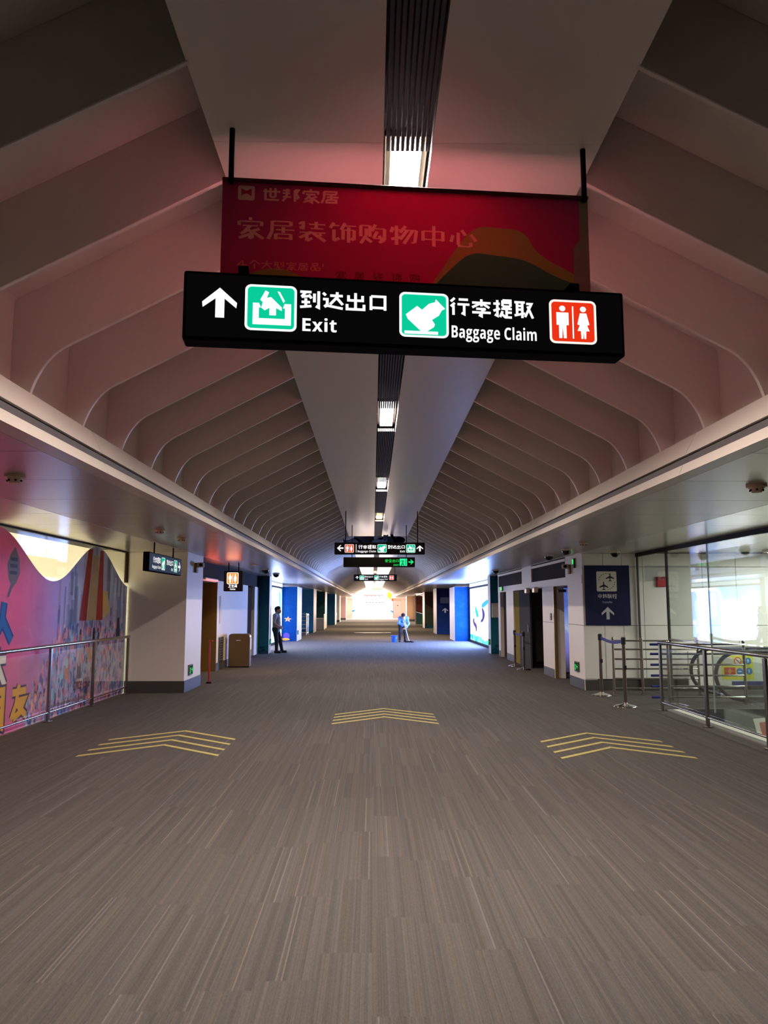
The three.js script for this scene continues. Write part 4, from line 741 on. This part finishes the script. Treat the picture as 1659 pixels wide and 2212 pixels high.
// the bright end
const wallEnd = struct('wall_far', 'far end wall of the concourse', 'wall');
mesh('end_wall', span(-5, -.3, -105.2, 5.2, 4.6, -105.6), mat(0xd8c0b4, .6), wallEnd);
mesh('end_wall', span(-5, -.3, 8, 5.4, 4.6, 8.2), M.dark, wallEnd);
{
  const t = thing('glowing_screen', 'huge glowing white advertising wall at the far end of the concourse', 'screen', [0, 0, -105.1]);
  const s = new THREE.Shape(); s.moveTo(-2.75, .05); s.lineTo(2.75, .05); s.lineTo(2.75, 3.6); s.lineTo(2.3, 3.95); s.lineTo(-2.3, 3.95); s.lineTo(-2.75, 3.6);
  const g = new THREE.ExtrudeGeometry(s, { depth: .06, bevelEnabled: false }); const p = g.attributes.position, uv = g.attributes.uv; for (let i = 0; i < p.count; i++) uv.setXY(i, (p.getX(i) + 2.75) / 5.5, p.getY(i) / 3.95);
  mesh('screen', g, backlit(canvas(512, 368, (g, w, h) => {
    g.fillStyle = '#ffffff'; g.fillRect(0, 0, w, h); g.fillStyle = '#ff5a30'; g.fillRect(.97 * w, .1 * h, .03 * w, .32 * h); g.fillStyle = '#ffd040'; poly(g, [[.88, .1], [.97, .08], [.97, .36], [.9, .34], [.86, .24]].map(([a, b]) => [a * w, b * h]), 0, 0, 1); g.fillStyle = '#ff9850'; g.fillRect(.5 * w, 0, .5 * w, .02 * h);
    g.fillStyle = '#b09088'; for (let i = 0; i < 14; i++) g.fillRect((.28 + i * .034) * w, .2 * h, .026 * w, .03 * h * (1 + (i % 3) / 2)); g.fillStyle = '#8890c8'; for (let i = 0; i < 6; i++) g.fillRect((.33 + i * .08) * w, .45 * h, .04 * w, .03 * h);
    g.fillStyle = '#1c80e0'; poly(g, [[0, .73], [.08, .72], [0, .8]].map(([a, b]) => [a * w, b * h]), 0, 0, 1); poly(g, [[1, .82], [.91, .72], [1, .76]].map(([a, b]) => [a * w, b * h]), 0, 0, 1);
  }), 1.6), t);
  area(t, 5.2, 3.6, [0, 2, .2], [0, 0, 1], 0xffe4d4, LIGHT.endWall);
  const d = struct('door_6', 'pale grey far door beside the glowing end wall', 'door'); mesh('leaf', rbox(1.0, 2.35, .08, .02), mat(0xb8a8a8, .5), d, [3.35, 1.175, -104.9]); mesh('window', rbox(.16, .1, .02, .01), M.dark, d, [3.4, 1.7, -104.85]);
}

// ---------------------------------------------------------------- people
function field(bones, lo, hi, res, smooth = .04) {       // a smooth union of tapered capsules, meshed
  const size = Math.max(hi[0] - lo[0], hi[1] - lo[1], hi[2] - lo[2]), c = lo.map((v, i) => (v + hi[i]) / 2);
  const mc = new MarchingCubes(res, new THREE.MeshStandardMaterial(), false, false, 200000); mc.isolation = 0;
  const f = mc.field, half = res / 2, B = bones.map(([a, b, ra, rb]) => { const d = [b[0] - a[0], b[1] - a[1], b[2] - a[2]]; return [a, d, d[0] * d[0] + d[1] * d[1] + d[2] * d[2] + 1e-9, ra, rb - ra]; });
  for (let k = 0; k < res; k++) { const z = c[2] + (k - half) / half * size / 2; for (let j = 0; j < res; j++) { const y = c[1] + (j - half) / half * size / 2; for (let i = 0; i < res; i++) {
    const x = c[0] + (i - half) / half * size / 2; let m = 1e3;
    for (const [a, d, dd, ra, dr] of B) {
      const px = x - a[0], py = y - a[1], pz = z - a[2]; let t = (px * d[0] + py * d[1] + pz * d[2]) / dd; t = t < 0 ? 0 : t > 1 ? 1 : t;
      const ex = px - t * d[0], ey = py - t * d[1], ez = pz - t * d[2], q = Math.sqrt(ex * ex + ey * ey + ez * ez) - ra - t * dr;
      const hh = Math.max(smooth - Math.abs(m - q), 0) / smooth; m = Math.min(m, q) - hh * hh * smooth * .25;
    }
    f[i + j * res + k * res * res] = -m;
  } } }
  mc.update();
  const n = mc.count, g = new THREE.BufferGeometry(), P = mc.positionArray.slice(0, n * 3), N = mc.normalArray.slice(0, n * 3);
  for (let i = 0; i < n; i++) for (let q = 0; q < 3; q++) P[i * 3 + q] = c[q] + P[i * 3 + q] * size / 2;
  g.setAttribute('position', new THREE.BufferAttribute(P, 3)); g.setAttribute('normal', new THREE.BufferAttribute(N, 3)); return g;
}
const grow = (bones, r) => bones.map(([a, b, p, q]) => [a, b, p + r, q + r]);
function handBones(w, dir, side, curl) {                 // palm and five fingers from the wrist w along dir; side points to the thumb
  const V = (a) => new THREE.Vector3(...a), d = V(dir).normalize(), s = V(side).normalize(), n = d.clone().cross(s), o = V(w), at = (f, l, k) => o.clone().addScaledVector(d, f).addScaledVector(s, l).addScaledVector(n, k).toArray();
  const B = [[at(0, 0, 0), at(.07, .012, 0), .022, .022], [at(.02, .015, 0), at(.075, .03, 0), .018, .014], [at(.02, -.012, 0), at(.07, -.026, 0), .018, .013]];
  [.03, .011, -.009, -.027].forEach((l, i) => { const L = [.07, .08, .074, .056][i], a = at(.08, l, 0), b = at(.08 + L * .5, l * 1.1, curl * L * .25), e = at(.08 + L * .8, l * 1.1, curl * L * .7); B.push([a, b, .0095, .009], [b, e, .009, .0075]); });
  B.push([at(.02, .03, 0), at(.05, .06, curl * .01), .012, .0105], [at(.05, .06, curl * .01), at(.085, .068, curl * .025), .0105, .008]); return B;
}
function person(label, pos, turn, J, look) {
  const t = thing('person', label, 'person', pos, turn);
  const arm = (s) => [[J['sh' + s], J['el' + s], .047, .038], [J['el' + s], J['wr' + s], .037, .026]];
  const leg = (s) => [[J['hip' + s], J['kn' + s], .085, .056], [J['kn' + s], J['an' + s], .054, .036]];
  const torso = [[J.pelvis, J.belly, .125, .12], [J.belly, J.chest, .12, .125], [J.shL, J.shR, .062, .062], [J.hipL, J.hipR, .1, .1], [J.chest, J.neck, .1, .055]];
  const head = [[J.neck, J.skull, .052, .05], [J.skull, J.crown, .082, .088], [J.skull, J.chin, .066, .04], [J.chin, J.jaw, .036, .04], [J.nose0, J.nose1, .014, .016], [J.earL, J.earL, .022, .022], [J.earR, J.earR, .022, .022]];
  const foot = (s) => [[J['an' + s], J['he' + s], .036, .036], [J['he' + s], J['to' + s], .038, .03]];
  const all = [...torso, ...arm('L'), ...arm('R'), ...leg('L'), ...leg('R'), ...foot('L'), ...foot('R')];
  const pts = Object.values(J), lo = [0, 1, 2].map(i => Math.min(...pts.map(p => p[i])) - .2), hi = [0, 1, 2].map(i => Math.max(...pts.map(p => p[i])) + .2);
  const sub = (b, r, sm) => { const q = b.flatMap(([a, c, ra, rb]) => [[a, ra], [c, rb]]), m = Math.max(...q.map(x => x[1])) + .03; return field(b, [0, 1, 2].map(i => Math.min(...q.map(x => x[0][i])) - m), [0, 1, 2].map(i => Math.max(...q.map(x => x[0][i])) + m), r, sm); };
  const geos = [field(all, lo, hi, 104), sub(head, 72, .02), sub(handBones(J.wrL, J.hdL, J.tmL, 1), 56, .008), sub(handBones(J.wrR, J.hdR, J.tmR, -1), 56, .008)];
  mesh('body', mergeGeometries(geos), M.skin, t);
  mesh('top', sub(grow([...torso.map(([a, b, r, q]) => [a, b, r, q]), ...arm('L').slice(0, look.sleeve), ...arm('R').slice(0, look.sleeve)], .016), 84, .05), look.top, t);
  mesh('trousers', sub(grow([...leg('L'), ...leg('R'), [J.hipL, J.hipR, .098, .098], [J.pelvis, J.pelvis, .118, .118]], .018), 84, .03), look.legs, t);
  for (const s of ['L', 'R']) mesh('shoe', sub(grow(foot(s), .012), 44, .02), M.shoe, t);
  mesh('hair', sub([[J.crown, J.skullBack, .094, .088], [J.skullBack, J.nape, .075, .05]], 48, .03), M.hair, t);
  return t;
}
const lerp3 = (a, b, u, o = [0, 0, 0]) => a.map((v, i) => v + (b[i] - v) * u + o[i]);
// the man leaning against the pillar, seen from his left side; he faces +x (local +z turned by 90 degrees)
person('man in grey shirt and dark trousers standing beside the left teal pillar', [-3.44, 0, -27.75], Math.PI / 2 - .15, {
  pelvis: [0, .84, .0], belly: [0, 1.02, .02], chest: [0, 1.22, .01], neck: [0, 1.4, .04], skull: [0, 1.5, .08], crown: [0, 1.56, .06], chin: [0, 1.44, .14], jaw: [0, 1.42, .12], nose0: [0, 1.51, .15], nose1: [0, 1.475, .175], earL: [.08, 1.49, .06], earR: [-.08, 1.49, .06], skullBack: [0, 1.545, .02], nape: [0, 1.45, .0],
  shL: [.17, 1.31, .0], shR: [-.17, 1.31, .0], elL: [.22, 1.07, -.02], elR: [-.22, 1.07, -.02], wrL: [.12, .9, .17], wrR: [-.12, .9, .17], hdL: [-.5, -.4, .4], hdR: [.5, -.4, .4], tmL: [0, 1, .4], tmR: [0, 1, .4],
  hipL: [.09, .82, .0], hipR: [-.09, .82, .0], knL: [.1, .46, .12], knR: [-.1, .46, .05], anL: [.11, .08, .2], anR: [-.11, .08, .06], heL: [.11, .045, .16], heR: [-.11, .045, .02], toL: [.13, .04, .34], toR: [-.13, .04, .2],
}, { top: M.shirt, legs: M.trousers, sleeve: 1 });
// the cleaner bending over the mop, facing the camera
const cleaner = person('cleaner in light blue jacket bending forward over a mop', [1.39, 0, -35.9], .12, {
  pelvis: [0, .82, -.14], belly: [0, .95, -.02], chest: [0, 1.06, .16], neck: [-.02, 1.13, .31], skull: [-.04, 1.15, .42], crown: [-.05, 1.22, .44], chin: [-.03, 1.07, .46], jaw: [-.03, 1.06, .43], nose0: [-.04, 1.14, .51], nose1: [-.04, 1.105, .525], earL: [.04, 1.15, .43], earR: [-.12, 1.15, .41], skullBack: [-.04, 1.24, .38], nape: [-.03, 1.2, .33],
  shL: [.17, 1.1, .22], shR: [-.17, 1.1, .22], elL: [.24, .84, .22], elR: [-.22, .86, .2], wrL: [.1, .66, .36], wrR: [.0, .8, .36], hdL: [-.5, -.25, .1], hdR: [.6, -.2, .05], tmL: [0, 1, .2], tmR: [0, 1, .2],
  hipL: [.09, .8, -.14], hipR: [-.09, .8, -.14], knL: [.12, .45, -.06], knR: [-.11, .45, -.08], anL: [.13, .08, -.12], anR: [-.12, .08, -.14], heL: [.13, .045, -.15], heR: [-.12, .045, -.17], toL: [.16, .04, .03], toR: [-.15, .04, .02],
}, { top: M.jacket, legs: M.trousers, sleeve: 2 });
{
  const t = thing('mop', 'mop held by the cleaner in blue', 'mop', [1.39, 0, -35.9], .12);
  mesh('handle', rod([-.02, .98, .33], [.22, .06, .44], .012), M.steel, t); mesh('clamp', rbox(.16, .03, .06, .01), M.rubber, t, [.225, .055, .44]);
  const parts = []; for (let i = 0; i < 26; i++) { const a = rr(-.16, .2), q = rr(-.12, .14); parts.push(tube([[.225 + a * .3, .05, .44 + q * .2], [.225 + a * .8, .035, .44 + q * .7], [.225 + a * 1.2, .012, .44 + q]], .012, 6, 5)); }
  const yarn = mesh('mop_yarn', mergeGeometries(parts), M.black, t); yarn.userData.kind = 'stuff';
  const b = thing('bucket', 'blue plastic bucket on the carpet beside the cleaner', 'bucket', [1.0, 0, -35.9]);
  mesh('body', new THREE.LatheGeometry([[0, .005], [.1, .005], [.105, .0], [.14, .27], [.155, .275], [.155, .295], [.132, .295], [.096, .02], [0, .02]].map(([a, q]) => new THREE.Vector2(a, q)), 32), mat(0x1c54d8, .45), b);
  mesh('handle', tube([[-.15, .27, 0], [-.12, .2, .1], [0, .16, .15], [.12, .2, .1], [.15, .27, 0]], .005, 20, 6), M.steel, b);
}
camera.updateMatrixWorld();
renderer.render(scene, camera);
